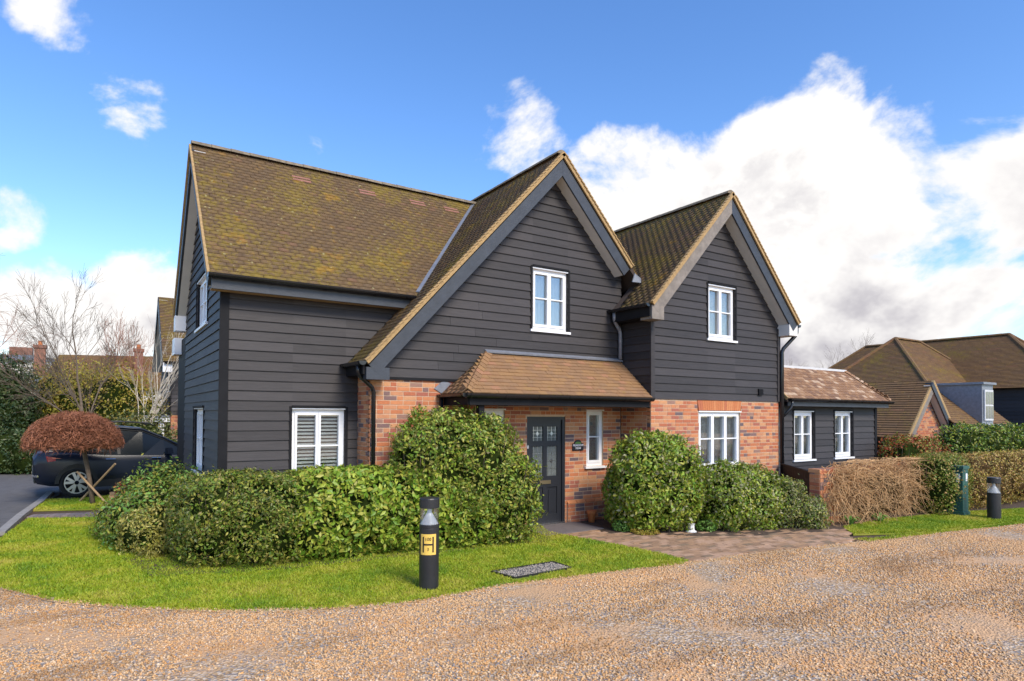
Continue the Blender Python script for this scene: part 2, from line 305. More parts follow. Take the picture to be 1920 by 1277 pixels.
def clip_half(poly, a, b, c):  # keep a*u+b*z <= c
    out = []
    for i in range(len(poly)):
        p, q = poly[i], poly[(i+1) % len(poly)]; fp, fq = a*p[0]+b*p[1]-c, a*q[0]+b*q[1]-c
        if fp <= 1e-9: out.append(p)
        if (fp < -1e-9 and fq > 1e-9) or (fp > 1e-9 and fq < -1e-9):
            t_ = fp/(fp-fq); out.append((p[0]+(q[0]-p[0])*t_, p[1]+(q[1]-p[1])*t_))
    return out
def minus_rect(poly, r):
    u0, u1, z0, z1 = r; res = []
    L = clip_half(poly, 1, 0, u0); R = clip_half(poly, -1, 0, -u1); M = clip_half(clip_half(poly, -1, 0, -u0), 1, 0, u1)
    res += [L, R]
    if len(M) > 2: res += [clip_half(M, 0, 1, z0), clip_half(M, 0, -1, -z1)]
    return [q for q in res if len(q) > 2 and abs(sum(q[i][0]*q[(i+1) % len(q)][1]-q[(i+1) % len(q)][0]*q[i][1] for i in range(len(q)))) > 1e-4]
def cut(poly, holes):
    ps = [poly]
    for h in holes: ps = [x for q in ps for x in minus_rect(q, h)]
    return ps
def board_wall(F, poly, holes, wall, pitch=.155, z_start=None, wall_name='wall', backing='trim_black'):
    """backing wall (a part) with one child per weatherboard"""
    mb = MB()
    for q in cut(poly, holes): mb.prism([F(u, z, -.10) for u, z in q], F.n*.10)
    wl = mb.build(wall_name, backing, wall)
    z = min(p[1] for p in poly) if z_start is None else z_start; zt = max(p[1] for p in poly)
    while z < zt-.01:
        strip = clip_half(clip_half(poly, 0, -1, -z), 0, 1, z+pitch)
        if len(strip) > 2:
            wob = random.uniform(-.002, .002)
            pieces = []
            for q in cut(strip, holes):
                ua, ub = min(p[0] for p in q), max(p[0] for p in q)
                if ub-ua > 2.2:
                    um = ua+(ub-ua)*random.uniform(.25, .75); pieces += [x for x in (clip_half(q, 1, 0, um-.002), clip_half(q, -1, 0, -um-.002)) if len(x) > 2]
                else: pieces.append(q)
            for q in pieces:
                mb = MB(); n = len(q); fr = [F(u, zz, .028+wob-.021*((zz-z)/pitch)) for u, zz in q]; bk = [F(u, zz, .001) for u, zz in q]
                mb.add(fr+bk, [tuple(range(n)), tuple(range(2*n-1, n-1, -1))]+[(i, i+n, (i+1) % n+n, (i+1) % n) for i in range(n)])
                mb.build('weatherboard', 'board', wl)
        z += pitch
    return wl
BRICKS = []
def brick_wall(F, u0, u1, z0, z1, holes, parent, first=0, name='brick_wall', priority=True, phase=0.):
    mb = MB()
    for q in cut([(u0, z0), (u1, z0), (u1, z1), (u0, z1)], holes): mb.prism([F(u, z, -.10) for u, z in q], F.n*.10)
    wl = mb.build(name, 'mortar', parent); c = 0; z = z0
    while z < z1-.02:
        zt = min(z+.062, z1); zm = (z+zt)/2; iv = [(u0, u1)]
        for h in holes:
            if h[2] < zm < h[3]: iv = [x for a, b in iv for x in ((a, min(b, h[0])), (max(a, h[1]), b)) if x[1]-x[0] > .02]
        for a, b in iv:
            u = a - ((.112 if c % 2 else 0)+phase if a == u0 else random.choice((0, .1)))
            while u < b-.01:
                L = .215 if random.random() < .66 else .1025; s0, s1 = max(u, a), min(u+L, b)
                if s1-s0 > .02: BRICKS.append((F, s0, s1, z, zt, wl, priority))
                u += L+.013
        z += .075; c += 1
    return wl
UNIT = MB().box(-.5, .5, -.5, .5, -.5, .5); _ub = UNIT.build('brick', 'brick'); UNIT_ME = _ub.data; bpy.data.objects.remove(_ub)
def flush_bricks(house):
    pr = [b for b in BRICKS if b[6]]; pr.sort(key=lambda b: (b[0]((b[1]+b[2])/2, b[3]) - Vector((0, 0, EYE))).length); ind = pr[:300]; ids = set(map(id, ind)); rest = MB()
    for b in BRICKS:
        F, s0, s1, za, zb, wl, _ = b; d0, d1 = .001, .006+random.uniform(-.002, .002)
        if id(b) in ids:
            o = bpy.data.objects.new('brick', UNIT_ME); COL.objects.link(o); o.parent = wl
            c = F((s0+s1)/2, (za+zb)/2, (d0+d1)/2); M3 = Matrix((F.u*(s1-s0), -F.n*(d1-d0), Vector((0, 0, zb-za)))).transposed().to_4x4(); M3.translation = c; o.matrix_local = M3
        else: rest.fbox(F, s0, s1, za, zb, d0, d1)
    rest.build('brickwork', 'brick', house, kind='stuff')
# tiles
TILE_V = np.array([(-.5, 0, 0), (.5, 0, 0), (.5, 1, 0), (-.5, 1, 0), (-.5, 0, 1), (.5, 0, 1), (.5, 1, 1), (-.5, 1, 1)], float)
TILE_F = np.array([(4, 5, 6, 7), (0, 1, 5, 4), (1, 2, 6, 5), (3, 0, 4, 7), (3, 2, 1, 0)])
_tm = MB().add(TILE_V, [tuple(f) for f in TILE_F]); 
TILE_ME = {}
def tile_me(m):
    if m not in TILE_ME:
        o = _tm.build('roof_tile', m); TILE_ME[m] = o.data; bpy.data.objects.remove(o)
    return TILE_ME[m]
def tile_mats(P0, U, S, width, length, keep=None, tw=.165, g=.1, lo=-.03):
    """transform of every tile on a slope; P0 lower-left corner of the tile surface"""
    N = U.cross(S).normalized(); out = []; nj = int(math.ceil(length/g))
    if N.z < 0: N = -N
    for j in range(nj):
        L = min(.16, length-j*g+.03)
        n = int(width/tw)+2
        for i in range(n):
            u = (i-.5*(j % 2))*tw+random.uniform(-.004, .004); a, b = max(0, u-tw/2+.0008), min(width, u+tw/2-.0008)
            if b-a < .02: continue
            c = P0+U*((a+b)/2)+S*(j*g-.02+random.uniform(-.0015, .0015))
            if keep and not keep(c+S*.06): continue
            tilt = -.125+random.uniform(-.008, .008); S2 = (S*math.cos(tilt)+N*math.sin(tilt)); N2 = (N*math.cos(tilt)-S*math.sin(tilt)); U2 = (U+N2*random.uniform(-.007, .007)).normalized()
            M = Matrix((U2*(b-a), S2*L, N2*.018)).transposed().to_4x4(); M.translation = c+N*random.uniform(-.0005, .0015); out.append(M)
    return out
def tiles_joined(name, mats_, m, parent):
    A = np.array([np.array(x) for x in mats_]); V = np.einsum('nij,vj->nvi', A[:, :3, :3], TILE_V)+A[:, None, :3, 3]
    Fc = (TILE_F[None]+np.arange(len(A))[:, None, None]*8).reshape(-1, 4); return np_mesh(name, V.reshape(-1, 3), Fc, m, parent, kind='stuff')
def tiles_objects(mats_, m, parent):
    for M in mats_:
        o = bpy.data.objects.new('roof_tile', tile_me(m)); COL.objects.link(o); o.parent = parent; o.matrix_local = M
def deck(mb, P0, U, S, width, length, th=.07):
    N = U.cross(S).normalized(); N = -N if N.z < 0 else N; o = P0-N*.012
    mb.hexa([o-N*th, o+U*width-N*th, o+U*width+S*length-N*th, o+S*length-N*th, o, o+U*width, o+U*width+S*length, o+S*length])
def ridge_tiles(a, b, parent, m='ridge', r=.11):
    a, b = Vector(a), Vector(b); n = max(1, round((b-a).length/.32)); d = (b-a)/n; me = None
    for i in range(n):
        mb = MB(); q0 = a+d*i; q1 = a+d*(i+.985); x = d.normalized().cross(Vector((0, 0, 1))); k = 7
        vs = [q+x*(rr*math.cos(math.pi*j/(k-1)))+Vector((0, 0, rr*.75*math.sin(math.pi*j/(k-1))-.05+random.uniform(-.004, .004))) for q, rr in ((q0, r), (q1, r*.97)) for j in range(k)]
        mb.add(vs, [(j, j+1, j+1+k, j+k) for j in range(k-1)]+[tuple(range(k)), tuple(range(2*k-1, k-1, -1))]); mb.build('ridge_tile', m, parent)
def gutter(a, b, parent, r=.058, nb=None, name='gutter'):
    a, b = Vector(a), Vector(b); d = (b-a).normalized(); x = d.cross(Vector((0, 0, 1))).normalized(); k = 9; mb = MB(); vs = []
    for q in (a, b):
        for rr in (r, r*.86):
            for j in range(k): an = math.pi*j/(k-1); vs.append(q+x*(rr*math.cos(an))-Vector((0, 0, rr*1.05*math.sin(an))))
    fs = [(j, j+1, 2*k+j+1, 2*k+j) for j in range(k-1)]+[(k+j+1, k+j, 3*k+j, 3*k+j+1) for j in range(k-1)]
    fs += [(0, 2*k, 3*k, k), (k-1, 2*k-1, 4*k-1, 3*k-1)]+[tuple(range(k)), tuple(range(3*k-1, 2*k-1, -1))]
    mb.add(vs, fs); g = mb.build(name, 'gutter', parent, smooth=False); L = (b-a).length; nb = nb or max(2, int(L/.8)+1)
    for i in range(nb):
        q = a+d*(.08+(L-.16)*i/(nb-1)); m2 = MB(); pts = [q+x*((r+.006)*math.cos(math.pi*j/8))-Vector((0, 0, (r+.006)*1.05*math.sin(math.pi*j/8))) for j in range(9)]
        m2.add([p-d*.018 for p in pts]+[p+d*.018 for p in pts], [(j, j+1, j+10, j+9) for j in range(8)]); m2.build('gutter_bracket', 'gutter', g)
    return g
def pipe(pts, parent, r=.034, name='downpipe', m='gutter'):
    p2 = [Vector(pts[0])]
    for i in range(1, len(pts)-1):
        p, a, b = Vector(pts[i]), Vector(pts[i-1]), Vector(pts[i+1]); p2 += [p+(a-p).normalized()*.05, p+(b-p).normalized()*.05]
    p2.append(Vector(pts[-1])); return MB().tube(p2, r, 10).build(name, m, parent, smooth=True)
def window(F, u0, u1, z0, z1, parent, lights=2, fill='room', bar=True, rec=.05, casing=True, slats=False, sill=True, jamb=.05, head=True):
    """window part > panes, sill, glazing bars, blinds; opening u0..u1, z0..z1"""
    mb = MB(); fw = jamb; d0, d1 = -rec-.05, -rec+.012
    mb.fbox(F, u0, u0+fw, z0, z1, d0, d1); mb.fbox(F, u1-fw, u1, z0, z1, d0, d1); mb.fbox(F, u0+fw, u1-fw, z1-fw, z1, d0, d1); mb.fbox(F, u0+fw, u1-fw, z0, z0+fw*1.2, d0, d1)
    lw = (u1-u0-2*fw)/lights; L = []
    for i in range(lights):
        a, b = u0+fw+i*lw, u0+fw+(i+1)*lw; s = .038; c0, c1 = d0+.01, d1+.014; za, zb = z0+fw*1.2, z1-fw
        a2, b2 = a+.003, b-.003
        mb.fbox(F, a2, a2+s, za, zb, c0, c1); mb.fbox(F, b2-s, b2, za, zb, c0, c1); mb.fbox(F, a2+s, b2-s, zb-s, zb, c0, c1); mb.fbox(F, a2+s, b2-s, za, za+s*1.3, c0, c1); L.append((a2+s, b2-s, za+s*1.3, zb-s))
    wn = mb.build('window', 'white_paint', parent)
    for a, b, za, zb in L:
        MB().fbox(F, a-.005, b+.005, za-.005, zb+.005, d0+.022, d0+.028).build('pane', 'glass', wn)
        if bar: zm = za+(zb-za)*.52; MB().fbox(F, a, b, zm-.011, zm+.011, d0+.03, d1+.008).build('glazing_bar', 'white_paint', wn)
        if slats:
            zz = za+.02
            while zz < zb: MB().hexa([F(a-.01, zz, d0-.004), F(b+.01, zz, d0-.004), F(b+.01, zz+.028, d0-.035), F(a-.01, zz+.028, d0-.035), F(a-.01, zz+.006, d0-.004), F(b+.01, zz+.006, d0-.004), F(b+.01, zz+.034, d0-.035), F(a-.01, zz+.034, d0-.035)]).build('shutter_slat', 'slat', wn); zz += .058
    rb = MB(); e = .12; dd = d0-.45
    for q in ([F(u0-e, z0-e, dd), F(u1+e, z0-e, dd), F(u1+e, z1+e, dd), F(u0-e, z1+e, dd)],): rb.add(q, [(0, 1, 2, 3)])
    for (ua, za, ub, zb) in ((u0-e, z0-e, u1+e, z0-e), (u1+e, z0-e, u1+e, z1+e), (u1+e, z1+e, u0-e, z1+e), (u0-e, z1+e, u0-e, z0-e)): rb.add([F(ua, za, d0+.005), F(ub, zb, d0+.005), F(ub, zb, dd), F(ua, za, dd)], [(0, 1, 2, 3)])
    rb.build('room_recess', 'room', wn)
    if fill in ('curtain', 'net', 'blind'):
        cm = MB(); n = 40; vs = []
        for i in range(n+1):
            u = u0+(u1-u0)*i/n; dz = d0-.055-.014*math.sin(i*1.9)
            vs += [F(u, z0, dz), F(u, z1, dz)]
        cm.add(vs, [(2*i, 2*i+2, 2*i+3, 2*i+1) for i in range(n)]); cm.build('curtain', fill, wn, smooth=True)
    if sill: MB().fbox(F, u0-.05, u1+.05, z0-.045, z0-.002, -rec-.04, .055).build('sill', 'white_paint', wn)
    if head: MB().fbox(F, u0-.01, u1+.01, z1-.001, z1+.022, -rec-.02, .025).build('head_trim', 'white_paint', wn)
    if casing:
        cb = MB(); 
        for a, b in ((u0-.045, u0-.003), (u1+.003, u1+.045)): cb.fbox(F, a, b, z0-.02, z1+.05, -.09, .034)
        cb.fbox(F, u0-.003, u1+.003, z1+.032, z1+.065, -.09, .05); cb.build('casing', 'trim_black', wn)
    return wn
# ------------------------------------------------------------------ ground sheets
def sheet(name, pts, z, m, kind='structure', side=0):
    mb = MB(); n = len(pts); vs = [(p[0], p[1], z) for p in pts]
    mb.add(vs, [tuple(range(n))])
    if side: mb.add([(x, y, zz) for zz in (z, z-side) for x, y, _ in vs], [(i, i+n, (i+1) % n+n, (i+1) % n) for i in range(n)])
    o = mb.build(name, m); o['kind'] = kind
    me = o.data
    if me.polygons[0].normal.z < 0: me.flip_normals()
    return o
def gp(lst, z=0.): return [tuple(ground(x, y, z))[:2] for x, y in lst]
R_ = 600
sheet('ground', [(-R_, -R_), (R_, -R_), (R_, R_), (-R_, R_)], -.02, 'soil')
EDGE = [(-420, 960), (-250, 1015), (-120, 1060), (0, 1106), (100, 1131), (200, 1140), (300, 1146), (420, 1150), (560, 1148), (700, 1140), (780, 1130), (850, 1118), (950, 1099), (1100, 1081), (1290, 1059), (1400, 1044), (1600, 1022), (1750, 1003), (1920, 984), (2300, 944), (2700, 905)]
edge_g = gp(EDGE)
sheet('gravel_road', edge_g+[(60, 4), (60, -40), (-60, -40), (-60, 20)], 0.0, 'gravel')
# lawn in front of the house
lawn_px = [(-380, 955), (-250, 1003), (-120, 1050), (0, 1097), (100, 1124), (200, 1134), (300, 1140), (420, 1144), (560, 1142), (700, 1134), (780, 1124), (850, 1112), (950, 1093), (1100, 1075), (1290, 1054), (1302, 1057), (1240, 1040), (1160, 1024), (1075, 1008), (1030, 1000), (1010, 985), (940, 960), (700, 960), (420, 965), (300, 930), (245, 960), (190, 972), (52, 974), (0, 1012), (-160, 1010)]
LAWN = gp(lawn_px); sheet('lawn', LAWN, .018, 'lawn', side=.03)
lawn2 = gp([(1600, 1003), (1720, 1000), (1920, 978), (2300, 940), (2300, 915), (1920, 955), (1800, 962), (1660, 975), (1580, 990)])
sheet('lawn', lawn2, .018, 'lawn', side=.03)
lawn3 = gp([(62, 958), (205, 955), (330, 950), (330, 925), (210, 930), (150, 936), (85, 938)]); sheet('lawn', lawn3, .018, 'lawn', side=.03)
lawn4 = gp([(-400, 882), (80, 882), (75, 872), (-400, 872)]); sheet('lawn', lawn4, .018, 'lawn', side=.03)
# edging strip between lawn and gravel
mb = MB(); eg = [Vector((x, y, 0)) for x, y in edge_g]
fine = []
for a, b in zip(eg[2:-2], eg[3:-1]):
    n = max(1, int((b-a).length/.22)); fine += [a.lerp(b, i/n)+Vector((random.gauss(0, .008), random.gauss(0, .008), 0)) for i in range(n)]
for a, b in zip(fine[:-1], fine[1:]):
    d = (b-a).normalized(); nn = Vector((-d.y, d.x, 0)); wd = .085; lo = Vector((0, 0, .02)); hi = Vector((0, 0, .012))
    mb.hexa([a-lo, b-lo, b+nn*wd-lo, a+nn*wd-lo, a+hi, b+hi, b+nn*wd+hi*1.6, a+nn*wd+hi*1.6])
o = mb.build('edging_strip', 'edging_sand'); o['kind'] = 'structure'
drive = gp([(-420, 955), (-120, 1048), (0, 1003), (72, 945), (112, 928), (110, 912), (200, 905), (330, 905), (330, 890), (-420, 884)])
sheet('driveway', drive, .006, 'tarmac')
kerb_pts = [ground(x, y) for x, y in ((-160, 1012), (0, 1003), (40, 968), (75, 943), (95, 925))]
kp = thing('kerb', 'grey concrete kerb edging the tarmac drive beside the lawn', 'kerb', kerb_pts[1])
for a, b in zip(kerb_pts[:-1], kerb_pts[1:]):
    n = max(1, round((b-a).length/.9))
    for i in range(n):
        p, q = a.lerp(b, i/n), a.lerp(b, (i+.985)/n); d = (q-p).normalized(); s = Vector((-d.y, d.x, 0))*.07
        MB().beam(p+Vector((0, 0, .02)), q+Vector((0, 0, .02)), s, (0, 0, .035)).build('kerb_stone', 'kerb', kp)
# block paving in front of the door
pave_px = [(1012, 990), (1060, 984), (1130, 998), (1200, 1003), (1320, 1000), (1545, 992), (1600, 990), (1590, 1003), (1600, 1018), (1400, 1040), (1295, 1056), (1240, 1042), (1160, 1026), (1075, 1010)]
PAVE = gp(pave_px)
base = sheet('paved_drive', PAVE, .004, 'mortar'); PAVERS = []
def inside(p, poly):
    c = False; n = len(poly); x, y = p
    for i in range(n):
        x1, y1 = poly[i][:2]; x2, y2 = poly[(i+1) % n][:2]
        if (y1 > y) != (y2 > y) and x < (x2-x1)*(y-y1)/(y2-y1)+x1: c = not c
    return c
xs = [p[0] for p in PAVE]; ys = [p[1] for p in PAVE]; r_ = 0; y = min(ys)
pm = MB().box(-.5, .5, -.5, .5, -.5, .5); _o = pm.build('paver', 'paver'); PV_ME = _o.data; bpy.data.objects.remove(_o)
while y < max(ys):
    x = min(xs)+(.1 if r_ % 2 else 0)
    while x < max(xs):
        if inside((x+.1, y+.05), PAVE): PAVERS.append((x, y))
        x += .206
    y += .106; r_ += 1
PAVERS.sort(key=lambda p: math.hypot(*p)); rest = MB()
for i, (x, y) in enumerate(PAVERS):
    h = .016+random.uniform(-.003, .003)
    if i < 300:
        o = bpy.data.objects.new('paver', PV_ME); COL.objects.link(o); o.parent = base; o.location = (x+.1, y+.05, h/2+.002); o.scale = (.2, .1, h+.004); o.rotation_euler = (random.uniform(-.01, .01), random.uniform(-.006, .006), random.uniform(-.01, .01))
    else: rest.box(x, x+.2, y, y+.1, 0, h+.004)
rest.build('block_paving', 'paver', base, kind='stuff')
# paver path on the left
pth = thing('paver_path', 'single row of grey-red paving setts crossing the grass', 'path', ground(150, 966))
a, b = ground(50, 972), ground(250, 964); n = 16
for i in range(n):
    p, q = a.lerp(b, i/n), a.lerp(b, (i+.94)/n); d = (q-p).normalized(); s = Vector((-d.y, d.x, 0))*.16
    MB().beam(p+s, q+s, s, (0, 0, .03)).build('paver', 'paver_grey', pth)
# planting bed under the hedge
sheet('planting_bed', [(.3, 10.6), (.6, 9.2), (2.2, 8.72), (4.2, 8.55), (6.3, 8.35), (6.6, 9.0), (6.5, 9.66), (3.6, 9.66), (3.4, 10.2), (1.4, 10.5)], .024, 'soil')
sheet('planting_bed', [(7.65, 9.6), (7.55, 8.3), (8.4, 7.55), (9.5, 6.9), (11.4, 6.3), (13.0, 6.15), (15.5, 6.0), (16.2, 6.8), (13.2, 8.75), (9.05, 8.75), (8.95, 9.6)], .020, 'soil')
# doorstep
MB().box(6.45, 7.75, 8.75, 9.6, .0, .03).build('doorstep', 'paver_grey')['kind'] = 'structure'
# ------------------------------------------------------------------ the house
H = thing('detached_house', 'black weatherboarded and red brick house with twin front gables and mossy tiled roof', 'house', (6.5, 11, 0))
X0, YF, YB, YR = 1.51, 10.25, 14.75, 12.5
CX, CY, CT = 7.24, 9.67, 1.078      # central gable
GX, GY, GT = 11.09, 8.83, 1.08      # right gable
ZM, TM = 4.12, 1.086                # main eave height at y=9.95, slope
RZ = ZM+TM*(YR-9.95); CZ = 7.03; GZ = 6.79
main_f = lambda p: ZM+TM*(p.y-9.95)
cent = lambda p: CZ-CT*abs(p.x-CX)
rgab = lambda p: GZ-GT*abs(p.x-GX)
FX = Frame((0, 0, 0), (1, 0, 0), (0, -1, 0))
def front(y): return Frame((0, y, 0), (1, 0, 0), (0, -1, 0))
def left(x): return Frame((x, 0, 0), (0, -1, 0), (-1, 0, 0))
# --- left wing walls
lw_win = (2.55, 3.40, .93, 2.16)
board_wall(front(YF), [(X0, .15), (4.75, .15), (4.75, 4.05), (X0, 4.05)], [lw_win], H, pitch=.153)
window(front(YF), *lw_win, H, 2, 'room', slats=True)
FL = left(X0)
ge = [(-YB, .15), (-YF, .15), (-YF, 4.35), (-YR, RZ-.14), (-YB, 4.35)]
gw = [(-12.98, -11.58, 3.62, 4.48), (-13.15, -11.85, 1.05, 2.16)]
board_wall(FL, ge, gw, H, pitch=.153)
window(FL, *gw[0], H, 3, 'net'); window(FL, *gw[1], H, 3, 'net')
MB().fbox(front(YF), X0-.03, X0+.10, .15, 4.0, 0, .042).build('corner_board', 'trim_black', H)
# --- central gable walls
FC = front(CY); RK = .20
cw = (6.76, 7.60, 3.70, 4.85)
cpoly = [(3.62, 2.70), (9.0, 2.70), (9.0, CZ-CT*(9.0-CX)-RK), (CX, CZ-RK), (3.62, CZ-CT*(CX-3.62)-RK)]
board_wall(FC, cpoly, [cw], H, pitch=.155); window(FC, *cw, H, 2, 'net')
door_r = (6.66, 7.56, 0.0, 2.06); w1 = (5.74, 6.17, 1.08, 2.18); w2 = (8.09, 8.53, 1.08, 2.18)
brick_wall(FC, 3.62, 9.0, 0, 2.70, [door_r, w1, w2], H)
window(FC, *w1, H, 1, 'net', casing=False); window(FC, *w2, H, 1, 'net', casing=False)
brick_wall(left(3.62), -YF, -CY-.001, 0, 2.80, [], H, phase=.05)
MB().fbox(FC, 3.60, 9.0, 2.655, 2.70, 0, .035).build('drip_board', 'trim_black', H)
brick_wall(front(CY-.045), 7.6, 8.98, 0, .37, [], H, name='plinth', priority=False, phase=.04)
for i in range(6): MB().hexa([FC(7.6+i*.23, .372, .055), FC(7.82+i*.23, .372, .055), FC(7.82+i*.23, .372, .0), FC(7.6+i*.23, .372, .0), FC(7.6+i*.23, .385, .055), FC(7.82+i*.23, .385, .055), FC(7.82+i*.23, .44, .004), FC(7.6+i*.23, .44, .004)]).build('plinth_brick', 'arch_brick', H)
# --- right gable walls
FG = front(GY); gw2 = (10.68, 11.56, 3.72, 4.85); gw3 = (10.40, 11.75, .98, 2.17)
gpoly = [(9.02, 2.42), (13.14, 2.42), (13.14, GZ-GT*(13.14-GX)-RK), (GX, GZ-RK), (9.02, GZ-GT*(GX-9.02)-RK)]
board_wall(FG, gpoly, [gw2], H, pitch=.157); window(FG, *gw2, H, 2, 'curtain')
brick_wall(FG, 9.02, 13.14, 0, 2.42, [gw3, (10.36, 11.79, 2.19, 2.42)], H); window(FG, *gw3, H, 3, 'net', casing=False, slats=False)
ab = MB(); n = 20
for i in range(n):
    f0, f1 = i/n, (i+.93)/n; l = lambda f, e: 10.40-e+(1.35+2*e)*f
    ab.hexa([FG(l(f0, 0), 2.205, .012), FG(l(f1, 0), 2.205, .012), FG(l(f1, 0), 2.205, -.05), FG(l(f0, 0), 2.205, -.05), FG(l(f0, .04), 2.418, .012), FG(l(f1, .04), 2.418, .012), FG(l(f1, .04), 2.418, -.05), FG(l(f0, .04), 2.418, -.05)])
ab.build('brick_arch', 'arch_brick', H); MB().fbox(FG, 10.3, 11.85, 2.19, 2.42, -.09, -.03).build('arch_backing', 'mortar', H)
FS = left(9.02)
board_wall(FS, [(-CY, 2.42), (-GY, 2.42), (-GY, 4.05), (-CY, 4.05)], [], H, pitch=.157)
brick_wall(FS, -CY+.0, -GY-.012, 0, 2.42, [], H, phase=.06)
MB().fbox(FG, 8.985, 9.09, 2.42, 4.0, 0, .042).build('corner_board', 'board', H); MB().fbox(FG, 13.06, 13.16, 2.42, 4.1, 0, .042).build('corner_board', 'board', H)
vt = MB(); vt.fbox(FG, 12.35, 12.50, 2.56, 2.70, .01, .05)
vo_ = vt.build('air_vent', 'trim_black', H)
for i in range(4): MB().fbox(FG, 12.34, 12.51, 2.565+i*.034, 2.577+i*.034, .045, .062).build('louvre', 'trim_black', vo_)
# hidden sides so the house is closed
cl = MB(); cl.box(13.10, 13.13, 8.93, 14.7, 0, 4.2); cl.box(1.6, 13.1, 14.70, 14.74, 0, 4.2); cl.build('rear_wall', 'trim_black', H)
# --- roofs
RF = MB()
U_x, S_m = Vector((1, 0, 0)), Vector((0, 1, TM)).normalized(); Lm = math.hypot(YR-9.95, RZ-ZM)
deck(RF, Vector((1.30, 9.95, ZM)), U_x, S_m, 12.1, Lm); deck(RF, Vector((13.4, 15.05, ZM)), -U_x, Vector((0, -1, TM)).normalized(), 12.1, Lm)
S_cl, S_cr = Vector((1, 0, CT)).normalized(), Vector((-1, 0, CT)).normalized(); Lc = math.hypot(CX-3.42, CT*(CX-3.42)); CYF = 9.36
Lg = math.hypot(GX-8.72, GT*(GX-8.72)); GYF = 8.52
ec = Vector((3.42, CYF, CZ-CT*(CX-3.42))); eg_ = Vector((8.72, GYF, GZ-GT*(GX-8.72)))
# central: the deck stops at the left wing's front wall low down
deck(RF, ec, Vector((0, 1, 0)), S_cl, .87, Lc); up = 1.75
deck(RF, ec+S_cl*up+Vector((0, .87, 0)), Vector((0, 1, 0)), S_cl, 2.3, Lc-up)
deck(RF, Vector((9.35, CYF, CZ-CT*(9.35-CX))), Vector((0, 1, 0)), S_cr, 3.1, math.hypot(9.35-CX, CT*(9.35-CX)))
deck(RF, eg_, Vector((0, 1, 0)), Vector((1, 0, GT)).normalized(), 1.12, Lg)
deck(RF, eg_+Vector((1, 0, GT)).normalized()*.8+Vector((0, 1.12, 0)), Vector((0, 1, 0)), Vector((1, 0, GT)).normalized(), 3.0, Lg-.8)
deck(RF, Vector((13.46, GYF, GZ-GT*(13.46-GX))), Vector((0, 1, 0)), Vector((-1, 0, GT)).normalized(), 4.0, Lg)
roof = RF.build('roof', 'roof_deck', H)
k_main = lambda p: p.z > cent(p)-.06 and p.z > rgab(p)-.06 or p.y < 9.3
k_main = lambda p: (p.z > cent(p)-.08) and (p.z > rgab(p)-.08)
T = tile_mats(Vector((1.30, 9.95, ZM)), U_x, S_m, 12.1, Lm, k_main)
inm = lambda p: p.z > main_f(p)-.08 or p.y < YF-.02
T += tile_mats(ec, Vector((0, 1, 0)), S_cl, 3.3, Lc, lambda p: inm(p))
TB = tile_mats(Vector((9.35, CYF, CZ-CT*(9.35-CX))), Vector((0, 1, 0)), S_cr, 3.2, math.hypot(9.35-CX, CT*(9.35-CX)), lambda p: (p.z > main_f(p)-.08 or p.y < YF) and p.z > rgab(p)-.08)
T += TB
T += tile_mats(eg_, Vector((0, 1, 0)), Vector((1, 0, GT)).normalized(), 4.1, Lg, lambda p: (p.z > cent(p)-.08 or p.y < CYF) and (p.z > main_f(p)-.08 or p.y < CY))
T += tile_mats(Vector((13.46, GYF, GZ-GT*(13.46-GX))), Vector((0, 1, 0)), Vector((-1, 0, GT)).normalized(), 4.1, Lg, lambda p: p.z > main_f(p)-.08 or p.y < YF)
tiles_joined('tile_courses', T, 'tile_mossy', roof)
ridge_tiles((1.30, YR, RZ+.04), (CX-.1, YR, RZ+.04), roof); ridge_tiles((CX, CYF+.02, CZ+.04), (CX, YR+.3, CZ+.04), roof); ridge_tiles((GX, GYF+.02, GZ+.04), (GX, YR, GZ+.04), roof)
# tiled vents in the main slope (paler red tiles)
for k, xx in enumerate((3.15, 4.45, 5.55, 6.35)):
    c = Vector((xx, 9.95, ZM))+S_m*(Lm-.48); nrm = U_x.cross(S_m)
    [MB().beam(c+S_m*q-U_x*.17, c+S_m*q+U_x*.17, S_m*.026, nrm*.022).build('vent_tile', 'vent_red', roof) for q in (-.05, .05)]
# valleys in lead: main/central
def valley(a, b, m='lead'): 
    a, b = Vector(a), Vector(b); d = (b-a).normalized(); MB().beam(a, b, d.cross(Vector((0, 0, 1))).normalized()*.035, d.cross(d.cross(Vector((0, 0, 1)))).normalized()*.02).build('valley_lead', m, roof)
def vpt(z): return Vector((CX-(CZ-z)/CT, 9.95+(z-ZM)/TM, z+.035))
valley(vpt(4.16), vpt(6.85), 'lead')
# main verge (left end)
for S, y0 in ((Vector((0, 1, TM)).normalized(), 9.95), (Vector((0, -1, TM)).normalized(), 15.05)):
    a = Vector((1.285, y0, ZM)); b = a+S*Lm; N = Vector((0, -S.z, abs(S.y))) if S.y > 0 else Vector((0, S.z, abs(S.y)))
    MB().beam(a-N*.02, b-N*.02, (.02, 0, 0), N*.028).build('verge', 'verge_mortar', roof)
    MB().beam(a-N*.15+Vector((.03, 0, 0)), b-N*.15+Vector((.03, 0, 0)), (.02, 0, 0), N*.10).build('barge_board', 'barge_paint', H)
    MB().beam(a-N*.24+Vector((.13, 0, 0)), b-N*.24+Vector((.13, 0, 0)), (.10, 0, 0), N*.008).build('soffit', 'soffit', H)
MB().box(1.29, 1.50, 14.72, 15.02, 3.80, 4.12).build('eave_box', 'white_paint', H)
MB().box(1.36, 1.62, 15.6, 16.1, 3.38, 3.74).build('eave_box', 'white_paint', H)
MB().box(1.5, 6, 14.76, 16.2, 0, 3.7).build('rear_extension', 'trim_black', H)
